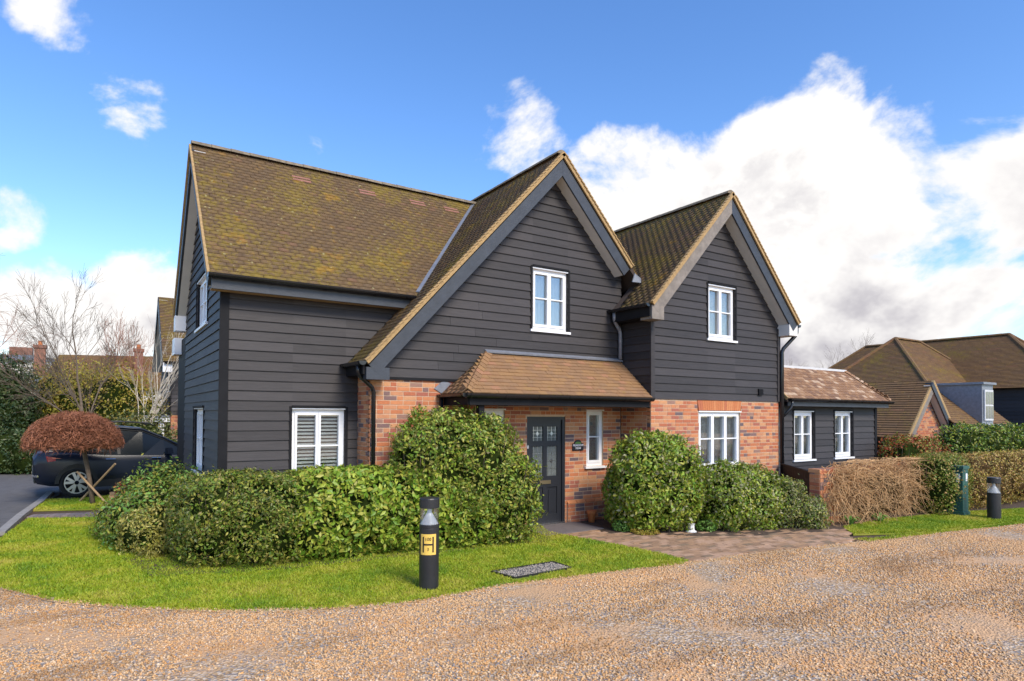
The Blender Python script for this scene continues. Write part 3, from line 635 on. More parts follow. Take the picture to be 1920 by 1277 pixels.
# main eave
gutter((1.27, 9.90, ZM-.01), (4.66, 9.90, ZM-.01), H, r=.062)
MB().box(1.33, 4.62, 9.965, 10.0, ZM-.22, ZM-.05).build('fascia', 'barge_paint', H); MB().box(1.34, 4.6, 10.001, 10.22, ZM-.215, ZM-.195).build('soffit', 'stake', H)
pipe([(4.50, 9.90, ZM-.05), (4.50, 9.90, ZM-.22), (4.50, 10.12, ZM-.36)], H)
# gable barges
def barge(cx, cz, ct, xl, xr, yf, wall_y, ml, mr):
    for sgn, xe, mm in ((-1, xl, ml), (1, xr, mr)):
        S = Vector((-sgn, 0, ct)).normalized(); N = Vector((sgn*ct, 0, 1)).normalized(); a = Vector((xe, yf, cz-ct*abs(xe-cx))); b = Vector((cx, yf, cz))
        a2 = a; vg = MB(); 
        vg.beam(a2-N*.018+Vector((0, -.012, 0)), b-N*.018+Vector((0, -.012, 0)), (0, .024, 0), N*.042); vg.build('verge', 'verge_mortar', roof)
        L = (b-a).length; n = int(L/.1)
        te = MB()
        for i in range(n): q = a+S*(i*.1+.02); te.beam(q-S*.02+N*.022-Vector((0, .02, 0)), q+S*.085+N*.006-Vector((0, .02, 0)), (0, .035, 0), N*.011)
        te.build('verge_tiles', 'verge_mortar', roof, kind='stuff')
        c = Vector((cx, yf, cz)); n0 = .055; n1 = .29
        # barge board clipped at the apex by a vertical line
        zt0, zt1 = n0/N.z, n1/N.z
        pts = [a-N*n0, a-N*n1, Vector((cx, yf, cz-zt1)), Vector((cx, yf, cz-zt0))]
        MB().prism([p+Vector((-sgn*.001, 0, 0)) for p in pts], (0, .035, 0)).build('barge_board', mm, H)
        MB().prism([a-N*(n1-.012)+Vector((0, .036, 0)), a-N*(n1-.03)+Vector((0, .036, 0)), Vector((cx-sgn*-.002, yf+.036, cz-(n1-.03)/N.z)), Vector((cx-sgn*-.002, yf+.036, cz-(n1-.012)/N.z))], (0, wall_y-yf-.04, 0)).build('soffit', 'soffit', H)
barge(CX, CZ, CT, 3.42, 9.02, CYF, CY, 'barge_paint', 'barge_paint')
barge(GX, GZ, GT, 8.72, 13.46, GYF, GY, 'barge_weathered', 'barge_paint')
# eave boxes
ze = ec.z; MB().box(3.44, 3.82, CYF+.002, CY, ze-.28, ze-.09).build('eave_box', 'barge_paint', H)
gutter((3.36, 9.30, ze-.005), (3.36, 10.22, ze-.005), H, r=.06, nb=2); MB().box(3.40, 3.435, CYF+.05, 10.2, ze-.20, ze-.03).build('fascia', 'trim_black', H); MB().box(3.43, 3.62, CYF+.05, 10.22, ze-.215, ze-.19).build('soffit', 'trim_black', H)
pipe([(3.36, 9.52, ze-.05), (3.36, 9.52, ze-.2), (3.66, 9.62, ze-.42), (3.66, 9.62, 0.05)], H)
zg = eg_.z; MB().box(8.74, 9.06, GYF+.002, GY, zg-.30, zg-.04).build('eave_box', 'barge_weathered', H)
gutter((8.665, GYF+.02, zg-.01), (8.665, CY-.01, zg-.01), H, r=.06, nb=2); MB().box(8.71, 8.745, GYF+.04, CY, zg-.25, zg-.04).build('fascia', 'trim_black', H); MB().box(8.75, 9.02, GY, CY, zg-.26, zg-.235).build('soffit', 'trim_black', H)
pipe([(8.70, CY-.14, zg-.06), (8.72, CY-.12, zg-.22), (8.93, CY-.07, zg-.42), (8.93, CY-.07, 3.24)], H, r=.04, m='lead')
MB().box(13.10, 13.42, GYF+.002, GY+.3, zg-.30, zg-.05).build('eave_box', 'soffit', H)
gutter((13.53, GYF+.02, zg-.03), (13.53, 12.4, zg-.03), H, r=.06, nb=5)
pipe([(13.53, GYF+.10, zg-.08), (13.53, GYF+.10, zg-.24), (13.17, GY-.07, zg-.62), (13.17, GY-.07, .05)], H, r=.045)
# flashing where the central verge dies into the right roof
MB().prism([(9.02, CYF-.02, 4.80), (9.08, CYF-.03, 4.98), (9.26, CYF-.02, 4.90), (9.22, CYF-.06, 4.80)], (0, .02, .012)).build('lead_flashing', 'lead', H)
# --- porch roof
PZ, PT, PY = 2.45, .84, 8.78; PL = 4.90; PR = 8.99; Ptop = PZ+PT*(CY-PY); run = CY-PY; S_p = Vector((0, 1, PT)).normalized(); Lp = math.hypot(run, run*PT)
pr = MB(); deckN = .03
pr.add([(PL, PY, PZ-.03), (PR, PY, PZ-.03), (PR, CY, Ptop-.03), (PL+run, CY, Ptop-.03), (PL, CY, PZ-.03)], [(0, 1, 2, 3), (0, 3, 4)])
pr.add([(PL, PY, PZ-.05), (PR, PY, PZ-.05), (PR, CY, PZ-.05), (PL, CY, PZ-.05)], [(3, 2, 1, 0)])
porch = pr.build('porch_roof', 'roof_deck', H)
hipk = lambda p: (p.x-PL) >= (p.y-PY)-.03
PT_T = tile_mats(Vector((PL, PY, PZ)), U_x, S_p, PR-PL, Lp, hipk)
tiles_objects(PT_T[:300], 'tile_brown', porch); rest_p = PT_T[300:]
rest_p += tile_mats(Vector((PL, CY, PZ)), Vector((0, -1, 0)), Vector((1, 0, PT)).normalized(), run, Lp, lambda p: (p.x-PL) <= (p.y-PY)+.03)
tiles_joined('tile_courses', rest_p, 'tile_brown', porch)
n = 12
for i in range(n):  # bonnet hip tiles
    f0, f1 = i/n, (i+1.25)/n; a = Vector((PL+run*f0, PY+run*f0, PZ+PT*run*f0+.03)); b = Vector((PL+run*f1, PY+run*f1, PZ+PT*run*f1+.012)); d = (b-a).normalized(); x = d.cross(Vector((0, 0, 1))).normalized(); upv = x.cross(d)
    mb = MB(); vs = [q+x*sx_*.10+upv*(.0 if sx_ else .045)-upv*(.035 if sx_ else 0) for q in (a, b) for sx_ in (-1, 0, 1)]; vs += [v-upv*.014 for v in vs]
    mb.add(vs, [(0, 1, 4, 3), (1, 2, 5, 4), (6, 7, 1, 0), (7, 8, 2, 1)]); mb.build('bonnet_tile', 'tile_brown', porch)
MB().beam((PL+run-.06, CY-.035, Ptop+.035), (PR, CY-.035, Ptop+.035), (0, .05, .03), (0, -.004, .012)).build('lead_flashing', 'lead', porch)
MB().prism([(PL-.16, CY-.02, PZ+.08), (PL-.02, CY-.02, PZ-.0), (PL+.16, CY-.02, PZ+.17), (PL+.03, CY-.02, PZ+.24)], (0, .012, 0)).build('lead_flashing', 'lead', porch)
gutter((PL-.06, PY-.05, PZ-.02), (PR-.02, PY-.05, PZ-.02), porch, r=.068, nb=7); gutter((PL-.06, CY-.02, PZ-.02), (PL-.06, PY-.05, PZ-.02), porch, r=.058, nb=2)
MB().box(PL+.04, PR-.05, PY+.005, PY+.03, PZ-.20, PZ-.04).build('fascia', 'trim_black', porch); MB().box(PL+.02, PL+.045, PY+.03, CY-.02, PZ-.20, PZ-.04).build('fascia', 'trim_black', porch)
MB().box(PL+.05, PR-.03, PY+.03, CY-.012, PZ-.19, PZ-.16).build('soffit', 'trim_black', porch)
MB().box(5.15, 5.25, PY+.06, PY+.16, .02, PZ-.19).build('porch_post', 'trim_black', H); pipe([(PL-.05, CY-.07, PZ-.07), (PL-.05, CY-.07, .05)], H)
# --- door
dr = MB(); D = front(CY); u0, u1, z0, z1 = door_r
dr.fbox(D, u0, u0+.06, z0, z1, -.10, -.01); dr.fbox(D, u1-.06, u1, z0, z1, -.10, -.01); dr.fbox(D, u0+.06, u1-.06, z1-.06, z1, -.10, -.01)
dfr = dr.build('door_frame', 'door_paint', H)
a, b, zb, zt = u0+.062, u1-.062, .045, z1-.062; uh = (a+b)/2; dl = MB()
px = [(a+.10, uh-.045), (uh+.045, b-.10)]; pz = [(.20, .72), (.93, 1.50), (1.60, 1.87)]
us = [a, px[0][0], px[0][1], px[1][0], px[1][1], b]; zs = [zb, .20, .72, .93, 1.50, 1.60, 1.87, zt]
for i in range(5):
    for j in range(7):
        if i in (1, 3) and j in (1, 3, 5): continue
        dl.fbox(D, us[i], us[i+1], zs[j], zs[j+1], -.085, -.04)
for i in (0, 1): q = px[i]; dl.fbox(D, q[0], q[1], .20, .72, -.08, -.058); dl.fbox(D, q[0]+.045, q[1]-.045, .25, .67, -.06, -.045)
door = dl.build('door', 'door_paint', H)
for i in (0, 1):
    for j in (1, 2):
        q = px[i]; MB().fbox(D, q[0], q[1], pz[j][0], pz[j][1], -.075, -.065).build('leaded_pane', 'leaded_glass', door); lm = MB(); mu = (q[0]+q[1])/2
        lm.fbox(D, mu-.003, mu+.003, pz[j][0], pz[j][1], -.066, -.061)
        for f in (.25, .5, .75): zz = pz[j][0]+(pz[j][1]-pz[j][0])*f; lm.fbox(D, q[0], q[1], zz-.003, zz+.003, -.066, -.0612)
        for e in (.03, ): lm.fbox(D, q[0]+e, q[0]+e+.006, pz[j][0], pz[j][1], -.066, -.0608); lm.fbox(D, q[1]-e-.006, q[1]-e, pz[j][0], pz[j][1], -.066, -.0608)
        zc_ = (pz[j][0]+pz[j][1])/2; lm.prism([D(mu-.035, zc_, -.064), D(mu, zc_-.05, -.064), D(mu+.035, zc_, -.064), D(mu, zc_+.05, -.064)], (0, -.005, 0)); lm.build('leading', 'steel', door)
MB().fbox(D, uh-.13, uh+.13, .78, .85, -.042, -.028).build('letter_plate', 'brass', door); MB().tube([D(a+.05, 1.02, -.03), D(a+.05, 1.10, -.02)], .015, 8).build('door_handle', 'steel', door)
MB().fbox(D, u0+.02, u1-.02, .0, .045, -.10, .04).build('threshold', 'steel', H)
def text(name, s, size, M, m, parent, extr=.002, sx=1.):
    c = bpy.data.curves.new(name, 'FONT'); c.body = s; c.size = size; c.align_x = 'CENTER'; c.align_y = 'CENTER'; c.extrude = extr
    ob = bpy.data.objects.new(name, c); COL.objects.link(ob); bpy.context.view_layer.update(); dg = bpy.context.evaluated_depsgraph_get()
    me = bpy.data.meshes.new_from_object(ob.evaluated_get(dg)); bpy.data.objects.remove(ob); me.materials.clear(); me.materials.append(MATS[m]); o = bpy.data.objects.new(name, me); COL.objects.link(o)
    me.transform(M @ Matrix.Diagonal((sx, 1, 1, 1))); _parent(o, parent); return o
def frame_mat(p, n):  # text facing outward normal n
    n = Vector(n).normalized(); x = Vector((0, 0, 1)).cross(n).normalized(); M = Matrix((x, Vector((0, 0, 1)), n)).transposed().to_4x4(); M.translation = p; return M
text('door_number', '8', .085, frame_mat(D(u0+.03, 1.49, -.006), (0, -1, 0)), 'letter_white', dfr)
plq = thing('house_name_plaque', 'small black name plaque with arched top on the brick beside the front door', 'plaque', (7.86, CY-.015, 1.4))
pu, pz0 = 7.86, 1.40; pts = [(-.135, 0), (.135, 0), (.135, .135), (.085, .145)]+[(.085*math.cos(t_), .145+.065*math.sin(t_)) for t_ in np.linspace(.2, math.pi-.2, 9)]+[(-.085, .145), (-.135, .135)]
MB().prism([D(pu+x, pz0+z, .030) for x, z in pts], (0, .018, 0)).build('plate', 'slate_black', plq)
text('lettering', 'MEADOW', .058, frame_mat(D(pu, pz0+.10, .032), (0, -1, 0)), 'letter_white', plq); text('lettering', 'VIEW', .058, frame_mat(D(pu, pz0+.042, .032), (0, -1, 0)), 'letter_white', plq)
lf = MB()
for i in range(7): x = -.06+i*.02; lf.prism([D(pu+x-.006, pz0+.135, .031), D(pu+x+.006, pz0+.135, .031), D(pu+x+.002, pz0+.17+.012*(3-abs(i-3))/3, .031)], (0, -.002, 0))
lf.build('grass_emblem', 'leaf_print', plq)
# --- annex
AY = 9.02; FA = front(AY); AR = 17.8; aw = [(14.0, 14.84, 1.04, 2.2), (15.77, 16.6, 1.04, 2.2)]
board_wall(FA, [(13.16, .1), (AR, .1), (AR, 2.36), (13.16, 2.36)], aw, H, pitch=.157)
for q in aw: window(FA, *q, H, 2, 'net', jamb=.06)
FAr = Frame((AR, 0, 0), (0, 1, 0), (1, 0, 0)); MB().box(AR-.1, AR, AY+.0, 13, 0, 2.4).build('annex_side_wall', 'trim_black', H); MB().fbox(FA, AR-.09, AR+.02, .1, 2.36, 0, .036).build('corner_board', 'trim_black', H)
AE = 2.52; AYF = 8.74; a0, a1 = 13.34, 18.05; ar = .80; ad = MB()
ad.add([(a0, AYF, AE-.03), (a1, AYF, AE-.03), (a1-ar, AYF+ar, AE+ar-.03), (a0, AYF+ar, AE+ar-.03), (a1, 13, AE-.03), (a1-ar, 13, AE+ar-.03), (a0, 13, AE+ar-.03), (a0, AYF, AE-.09), (a1, AYF, AE-.09), (a0, 13, AE-.09), (a1, 13, AE-.09)], [(0, 1, 2, 3), (1, 4, 5, 2), (3, 2, 5, 6), (7, 9, 10, 8), (0, 7, 8, 1), (1, 8, 10, 4), (0, 3, 6, 9, 7)])
ax = ad.build('annex_roof', 'roof_deck', H); S_a = Vector((0, 1, 1)).normalized()
TA = tile_mats(Vector((a0, AYF, AE)), U_x, S_a, a1-a0, ar*1.414, lambda p: (a1-p.x) >= (p.y-AYF)-.03); TA += tile_mats(Vector((a1, AYF, AE)), Vector((0, 1, 0)), Vector((-1, 0, 1)).normalized(), 3.5, ar*1.414, lambda p: (p.y-AYF) >= (a1-p.x)-.03)
tiles_joined('tile_courses', TA, 'tile_new', ax)
for i in range(10):
    f0, f1 = i/10, (i+1.2)/10; a = Vector((a1-ar*f0, AYF+ar*f0, AE+ar*f0+.03)); b = Vector((a1-ar*f1, AYF+ar*f1, AE+ar*f1+.012)); d = (b-a).normalized(); x = d.cross(Vector((0, 0, 1))).normalized(); upv = x.cross(d); vs = [q+x*s_*.09+upv*(.035 if s_ == 0 else -.03) for q in (a, b) for s_ in (-1, 0, 1)]; vs += [v-upv*.014 for v in vs]
    MB().add(vs, [(0, 1, 4, 3), (1, 2, 5, 4), (6, 7, 1, 0), (7, 8, 2, 1)]).build('bonnet_tile', 'tile_new', ax)
MB().box(a0, a1-ar+.03, AYF+ar-.02, AYF+ar+.3, AE+ar-.005, AE+ar+.055).build('lead_flashing', 'lead_pale', ax); MB().beam((a0-.015, AYF-.01, AE-.02), (a0-.015, AYF+ar, AE+ar-.02), (.02, 0, 0), (0, -.025, .025)).build('verge', 'verge_mortar', ax)
gutter((a0+.03, AYF-.05, AE-.02), (a1+.02, AYF-.05, AE-.02), ax, nb=7); MB().box(a0+.05, a1-.08, AYF+.01, AYF+.035, AE-.19, AE-.05).build('fascia', 'barge_paint', ax); MB().box(a0+.05, a1-.1, AYF+.03, AY, AE-.18, AE-.15).build('soffit', 'trim_black', ax)
pipe([(a0+.12, AYF-.05, AE-.06), (a0+.12, AYF-.05, AE-.2), (13.2, GY-.07, AE-.45)], H, r=.03)
flush_bricks(H)
# ------------------------------------------------------------------ foliage helpers
def leaves(P, Nrm, size, name, m, parent, kind='stuff', aspect=.5, fold=.25, spread=.8):
    n = len(P); d = RNG.normal(size=(n, 3)); nn = Nrm+spread*d*.8; nn /= np.linalg.norm(nn, axis=1, keepdims=True)
    a = RNG.normal(size=(n, 3)); a -= nn*(a*nn).sum(1, keepdims=True); a /= np.linalg.norm(a, axis=1, keepdims=True); b = np.cross(nn, a)
    s = (size*RNG.uniform(.5, 1.45, n))[:, None]
    V = np.stack([P-a*s*.5, P+b*s*aspect*.5+nn*s*fold*.4-a*s*.05, P+a*s*.55, P-b*s*aspect*.5+nn*s*fold*.4-a*s*.05, P+a*s*.05], 1)
    Fc = np.array([(0, 4, 1), (1, 4, 2), (0, 3, 4), (3, 2, 4)])[None]+np.arange(n)[:, None, None]*5
    return np_mesh(name, V.reshape(-1, 3), Fc.reshape(-1, 3), m, parent, kind=kind)
def lump_points(lumps, n, depth=.22, rough=.10, p=2.6, zmin=.03):
    """points in the shell of a union of superellipsoids (centre, radii)"""
    area = np.array([(r[0]*r[1]+r[0]*r[2]+r[1]*r[2]) for c, r in lumps]); cnt = np.maximum(1, (n*area/area.sum()).astype(int)); PP = []; NN = []
    for (c, r), k in zip(lumps, cnt):
        c, r = np.array(c, float), np.array(r, float); k = int(k*2.1); d = RNG.normal(size=(k, 3))*r**.25; d /= np.linalg.norm(d, axis=1, keepdims=True)
        q = d*r; q /= ((np.abs(q/r)**p).sum(1)**(1/p))[:, None]
        bump = 1+rough*(np.sin(d[:, 0]*7+c[0]*5)*np.sin(d[:, 1]*8+c[1])*np.cos(d[:, 2]*6+c[0]))+RNG.normal(size=k)*rough*.35
        P = c+q*(bump*(1-depth*RNG.random(k)**1.8))[:, None]; N = q/r**2; N /= np.linalg.norm(N, axis=1, keepdims=True); ok = P[:, 2] > zmin
        fq = 9.; cl_ = np.sin(P[:, 0]*fq+2*np.sin(P[:, 2]*fq*.7))*np.sin(P[:, 1]*fq*1.1+1.7*np.sin(P[:, 0]*fq*.6))+np.sin(P[:, 2]*fq*1.2+2*np.sin(P[:, 0]*fq*.8+P[:, 1]*4)); ok &= RNG.random(k) < np.clip(.62+.42*cl_, .12, 1.)
        P = P+N*((.003 if p > 3.2 else .013)*np.clip(cl_, -1, 1.3)+np.abs(RNG.normal(size=k))**2*(.007 if p > 3.2 else .014))[:, None]*min(1., r.min()*1.6)
        for c2, r2 in lumps:
            if c2 is c or (np.allclose(c2, c) and np.allclose(r2, r)): continue
            ok &= ((np.abs((P-np.array(c2))/(np.array(r2)*.82))**p).sum(1) > 1)
        PP.append(P[ok]); NN.append(N[ok])
    return np.concatenate(PP), np.concatenate(NN)
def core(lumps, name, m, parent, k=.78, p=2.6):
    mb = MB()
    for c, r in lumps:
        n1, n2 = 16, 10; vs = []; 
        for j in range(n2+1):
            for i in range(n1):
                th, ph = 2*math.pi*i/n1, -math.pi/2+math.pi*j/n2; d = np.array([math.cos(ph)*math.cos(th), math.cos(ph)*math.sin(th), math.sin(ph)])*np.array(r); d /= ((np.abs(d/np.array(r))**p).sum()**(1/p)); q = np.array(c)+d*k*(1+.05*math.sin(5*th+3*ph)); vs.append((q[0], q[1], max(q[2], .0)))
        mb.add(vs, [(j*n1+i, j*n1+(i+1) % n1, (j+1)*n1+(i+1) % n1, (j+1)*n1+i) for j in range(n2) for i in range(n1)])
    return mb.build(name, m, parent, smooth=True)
def shrub(name, label, cat, lumps, n, size, m, group=None, cm='hedge_core', depth=.22, rough=.10, p=2.6, k=.78, aspect=.5, stems=True, extra=None):
    c0 = lumps[0][0]; o = thing(name, label, cat, (c0[0], c0[1], 0), group)
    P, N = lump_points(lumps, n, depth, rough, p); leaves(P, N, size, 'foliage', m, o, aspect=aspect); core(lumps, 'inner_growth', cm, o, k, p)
    if stems:
        mb = MB()
        for i in range(min(40, 6*len(lumps)+6)):
            c, r = random.choice(lumps); a = random.uniform(0, 6.28); b = Vector((c[0]+r[0]*.5*math.cos(a), c[1]+r[1]*.5*math.sin(a), 0)); e = Vector((c[0]+r[0]*.98*math.cos(a+.3), c[1]+r[1]*.98*math.sin(a+.3), c[2]+r[2]*random.uniform(.2, 1.02))); mb.tube([b, b.lerp(e, .5)+Vector((0, 0, .12)), e], [.012, .008, .003], 4, False)
        mb.build('stems', 'bark', o, kind='stuff')
    if extra:
        for mm, cnt, sz in extra: i = RNG.choice(len(P), min(cnt, len(P)), replace=False); leaves(P[i]*1.0+N[i]*.03, N[i], sz, 'foliage', mm, o, aspect=aspect)
    return o
# main hedge in two kinds, tall shrub
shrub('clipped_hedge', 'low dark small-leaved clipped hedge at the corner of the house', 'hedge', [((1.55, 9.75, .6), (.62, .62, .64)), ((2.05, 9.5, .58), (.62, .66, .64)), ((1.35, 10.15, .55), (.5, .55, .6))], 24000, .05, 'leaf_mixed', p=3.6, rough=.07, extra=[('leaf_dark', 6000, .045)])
lum = [((2.75, 9.42, .60), (.55, .62, .66)), ((3.35, 9.36, .62), (.55, .62, .64)), ((3.95, 9.28, .62), (.55, .62, .63)), ((4.55, 9.15, .62), (.55, .62, .64)), ((5.05, 8.98, .6), (.5, .5, .62))]
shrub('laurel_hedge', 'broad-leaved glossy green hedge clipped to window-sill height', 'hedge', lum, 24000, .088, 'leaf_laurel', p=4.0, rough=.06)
shrub('tall_shrub', 'tall rounded evergreen shrub reaching the porch gutter beside the front door', 'shrub', [((4.72, 9.05, 1.25), (.78, .5, .88)), ((5.2, 8.92, 1.15), (.70, .55, .85)), ((5.6, 8.8, .72), (.55, .5, .72)), ((4.3, 9.12, 1.25), (.5, .45, .72))], 21000, .062, 'leaf_mixed', rough=.16, extra=[('leaf_laurel', 7000, .06), ('leaf_dark', 3000, .05)])
shrub('rounded_shrub', 'large rounded glossy shrub standing right of the front door window', 'shrub', [((8.35, 8.30, .90), (.62, .52, .86)), ((8.72, 8.08, .85), (.56, .52, .84)), ((8.15, 8.55, .6), (.4, .4, .6))], 19000, .068, 'leaf_laurel', rough=.10, extra=[('leaf_pale', 2500, .07)])
shrub('rounded_shrub', 'low domed shrub under the three-light brick wall window', 'shrub', [((9.80, 7.72, .55), (.55, .58, .63)), ((10.3, 7.55, .52), (.58, .55, .62)), ((10.75, 7.45, .46), (.42, .42, .50))], 19000, .058, 'leaf_laurel', rough=.09, extra=[('leaf_pale', 4000, .055)])
shrub('loose_shrub', 'loose upright pale green shrub in front of the black fence panel', 'shrub', [((10.85, 7.1, .40), (.30, .3, .48)), ((11.15, 6.85, .25), (.30, .28, .30))], 5000, .045, 'leaf_pale', rough=.2, depth=.5, k=.6, extra=[('leaf_mixed', 3000, .045)])
shrub('side_shrub', 'sprawling green shrub with red tips against the left gable wall', 'shrub', [((1.0, 12.6, .55), (.6, 1.2, .62)), ((.9, 11.4, .5), (.55, .8, .55)), ((.55, 11.8, .35), (.5, .9, .42))], 9000, .06, 'leaf_mixed', rough=.2, depth=.4, extra=[('leaf_fresh', 2200, .06)])
shrub('nandina_shrub', 'small shrub with scarlet leaf tips beside the side shrub', 'shrub', [((.62, 13.5, .45), (.38, .4, .45))], 1800, .05, 'leaf_dark', rough=.2, depth=.4, extra=[('leaf_red', 700, .055)])
shrub('golden_shrub', 'low variegated golden shrub at the foot of the dark hedge', 'shrub', [((.80, 10.72, .34), (.36, .36, .38)), ((.58, 11.0, .30), (.32, .34, .34))], 6000, .045, 'leaf_gold', rough=.15, depth=.35, extra=[('leaf_mixed', 1200, .04)])
shrub('low_shrub', 'low olive green shrub spilling onto the lawn edge', 'shrub', [((.32, 12.5, .28), (.42, .42, .34)), ((.42, 11.9, .24), (.34, .4, .30))], 3000, .045, 'leaf_mixed', rough=.2, depth=.4)
def clump(name, label, px, py, r, h, m, n, size, cat='plant'):
    g = ground(px, py); return shrub(name, label, cat, [((g.x, g.y, h*.5), (r, r, h*.55))], n, size, m, stems=False, k=.7)
clump('sedum_clump', 'bright green low cushion plant in the bed near the terracotta pot', 1167, 997, .16, .20, 'leaf_fresh', 900, .03)
clump('cushion_plant', 'small fresh green cushion plant between the two rounded shrubs', 1325, 997, .16, .18, 'leaf_fresh', 700, .035)
clump('flowering_plant', 'yellow flowering spray against the base of the rounded shrub', 1232, 985, .2, .40, 'leaf_yellow', 550, .032)
clump('flowering_plant', 'small yellow flowered clump beside the green cushion plant', 1192, 988, .13, .22, 'leaf_yellow', 130, .03)
clump('ground_cover', 'low feathery green ground cover at the edge of the paving', 1210, 1002, .22, .10, 'leaf_olive', 700, .03)
# ------------------------------------------------------------------ right-hand garden
wallp = thing('garden_wall', 'low red brick garden wall with a pier in front of the annex', 'wall', (11.7, 7.0, 0))
gwf = front(6.93); gm = MB().box(11.62, 15.6, 6.94, 7.14, 0, 1.0).build('wall_core', 'mortar', wallp); gb = MB(); cb_ = MB()
for fr_, ua, ub in ((gwf, 11.62, 15.6), (Frame((11.62, 0, 0), (0, -1, 0), (-1, 0, 0)), -7.14, -6.94)):
    z = 0; c = 0
    while z < .98:
        u = ua-(.11 if c % 2 else 0)
        while u < ub:
            s0, s1 = max(u, ua), min(u+.215, ub)
            if s1-s0 > .02: MB().fbox(fr_, s0, s1, z, z+.065, .0, .010).build('brick', 'brick', gm)
            u += .225
        z += .075; c += 1
x = 11.60
while x < 15.58: MB().box(x, x+.065, 6.92, 7.16, 1.002, 1.07).build('coping_brick', 'brick', gm); x += .075
fence = thing('fence_panel', 'solid black timber fence panel between house corner and brick pier', 'fence', (12.4, 7.9, 0))
a, b = Vector((13.12, 8.72, 0)), Vector((11.72, 7.16, 0)); d = (b-a)/12; nn = Vector((-d.y, d.x, 0)).normalized()*.012
for i in range(12): MB().prism([a+d*i, a+d*(i+.97), a+d*(i+.97)+nn, a+d*i+nn], (0, 0, .98)).build('board', 'trim_black', fence)
MB().beam(a+Vector((0, 0, .995)), b+Vector((0, 0, .995)), nn*2.2, (0, 0, .015)).build('capping', 'trim_black', fence)
vine = thing('dry_climber', 'tangle of dry tan climber stems smothering the brick garden wall', 'plant', (13.2, 6.9, 0)); vm = MB()
for i in range(1300):
    x = random.uniform(11.95, 15.2); s = Vector((x, 6.95+random.uniform(-.02, .2), random.uniform(.35, 1.10))); pts = [s]; v = Vector((random.uniform(-.5, .5), -random.uniform(.2, .9), random.uniform(-.1, .5))).normalized()
    for k in range(7):
        v = (v*.8+Vector((random.gauss(0, .6), random.gauss(-.02, .28), -.2+random.gauss(0, .42)))).normalized(); q = pts[-1]+v*random.uniform(.09, .19); q.z = min(1.2, max(.02, q.z)); q.y = max(6.28, min(6.92 if q.z < 1.06 else 7.2, q.y)); q.x = max(11.68, q.x); pts.append(q)
    vm.tube(pts, [.007, .007, .006, .006, .005, .004, .004, .003], 4, False)
vm.build('stems', 'twig_tan', vine, kind='stuff'); core([((13.4, 6.78, .5), (1.35, .26, .5))], 'inner_growth', 'hedge_core_brown', vine, .8)
shrub('square_hedge', 'squared green and bronze hedge block beside the green cabinet', 'hedge', [((15.35, 6.45, .62), (.62, .5, .66)), ((15.85, 6.6, .62), (.5, .5, .64))], 10000, .042, 'leaf_mixed', p=4.5, rough=.05, extra=[('leaf_beech', 2500, .042)])
shrub('beech_hedge', 'long clipped brown beech hedge behind the second bollard', 'hedge', [((17.1+i*1.1, 6.55-.03*i, .62), (.75, .45, .60)) for i in range(8)], 26000, .05, 'leaf_beech', p=5, rough=.04, cm='hedge_core_brown', extra=[('leaf_olive', 5000, .05)])
shrub('photinia_bush', 'orange-red leaved bush growing just past the annex corner', 'shrub', [((18.5, 8.6, .75), (.75, .7, .8)), ((19.6, 8.7, .7), (.8, .7, .75))], 6000, .07, 'leaf_red', rough=.15, extra=[('leaf_mixed', 2200, .07)])
shrub('privet_hedge', 'tall dark green hedge behind the brown beech hedge', 'hedge', [((22.6+i*1.6, 8.8-.1*i, .85), (1.05, .7, .98)) for i in range(7)], 15000, .085, 'leaf_laurel', p=3.5, rough=.08, extra=[('leaf_ever', 6000, .08)])
for lb, px, py, r_c, mm in (('small pink flowered clump behind the dry climber', 1672, 868, .14, 'leaf_red'), ('small yellow flowered clump behind the dry climber', 1684, 862, .13, 'leaf_yellow')):
    g = Vector((16.2 if 'pink' in lb else 16.5, 7.45, 0)); shrub('flowering_plant', lb, 'plant', [((g.x, g.y, .98), (r_c, r_c, .16))], 250, .045, mm, stems=True, k=.5)
for lb, px, py in (('tuft of bright green strap leaves at the wall foot', 1595, 985), ('green leafy weed under the dry climber', 1650, 980)):
    g = ground(px, py); o = thing('leafy_tuft', lb, 'plant', g); mb = MB()
    for i in range(26):
        a = random.uniform(0, 6.28); l = random.uniform(.12, .24); d = Vector((math.cos(a), math.sin(a), 0)); s = Vector((-d.y, d.x, 0))*.012; b0 = g+d*.02; m1 = b0+d*l*.45+Vector((0, 0, l*.8)); e = b0+d*l+Vector((0, 0, l*.6)); mb.add([b0-s, b0+s, m1+s*1.3, m1-s*1.3, e], [(0, 1, 2, 3), (3, 2, 4)])
    mb.build('leaf_blades', 'leaf_fresh', o, kind='stuff')
# green cabinet
gc = ground(1812, 968); cab = thing('utility_cabinet', 'narrow dark green utility cabinet half buried in the hedge', 'cabinet', gc)
cx, cy = gc.x, gc.y; MB().box(cx-.16, cx+.10, cy, cy+.45, 0, 1.0).build('body', 'cabinet_green', cab); MB().box(cx-.18, cx+.12, cy-.02, cy+.47, 1.0, 1.06).build('lid', 'cabinet_green', cab); MB().box(cx-.20, cx+.11, cy-.03, cy+.48, 0, .10).build('base', 'cabinet_green', cab); MB().box(cx-.165, cx-.158, cy+.05, cy+.12, .72, .90).build('label_sticker', 'letter_white', cab); MB().box(cx-.02, cx+.05, cy-.006, cy, .74, .90).build('label_sticker', 'letter_white', cab)
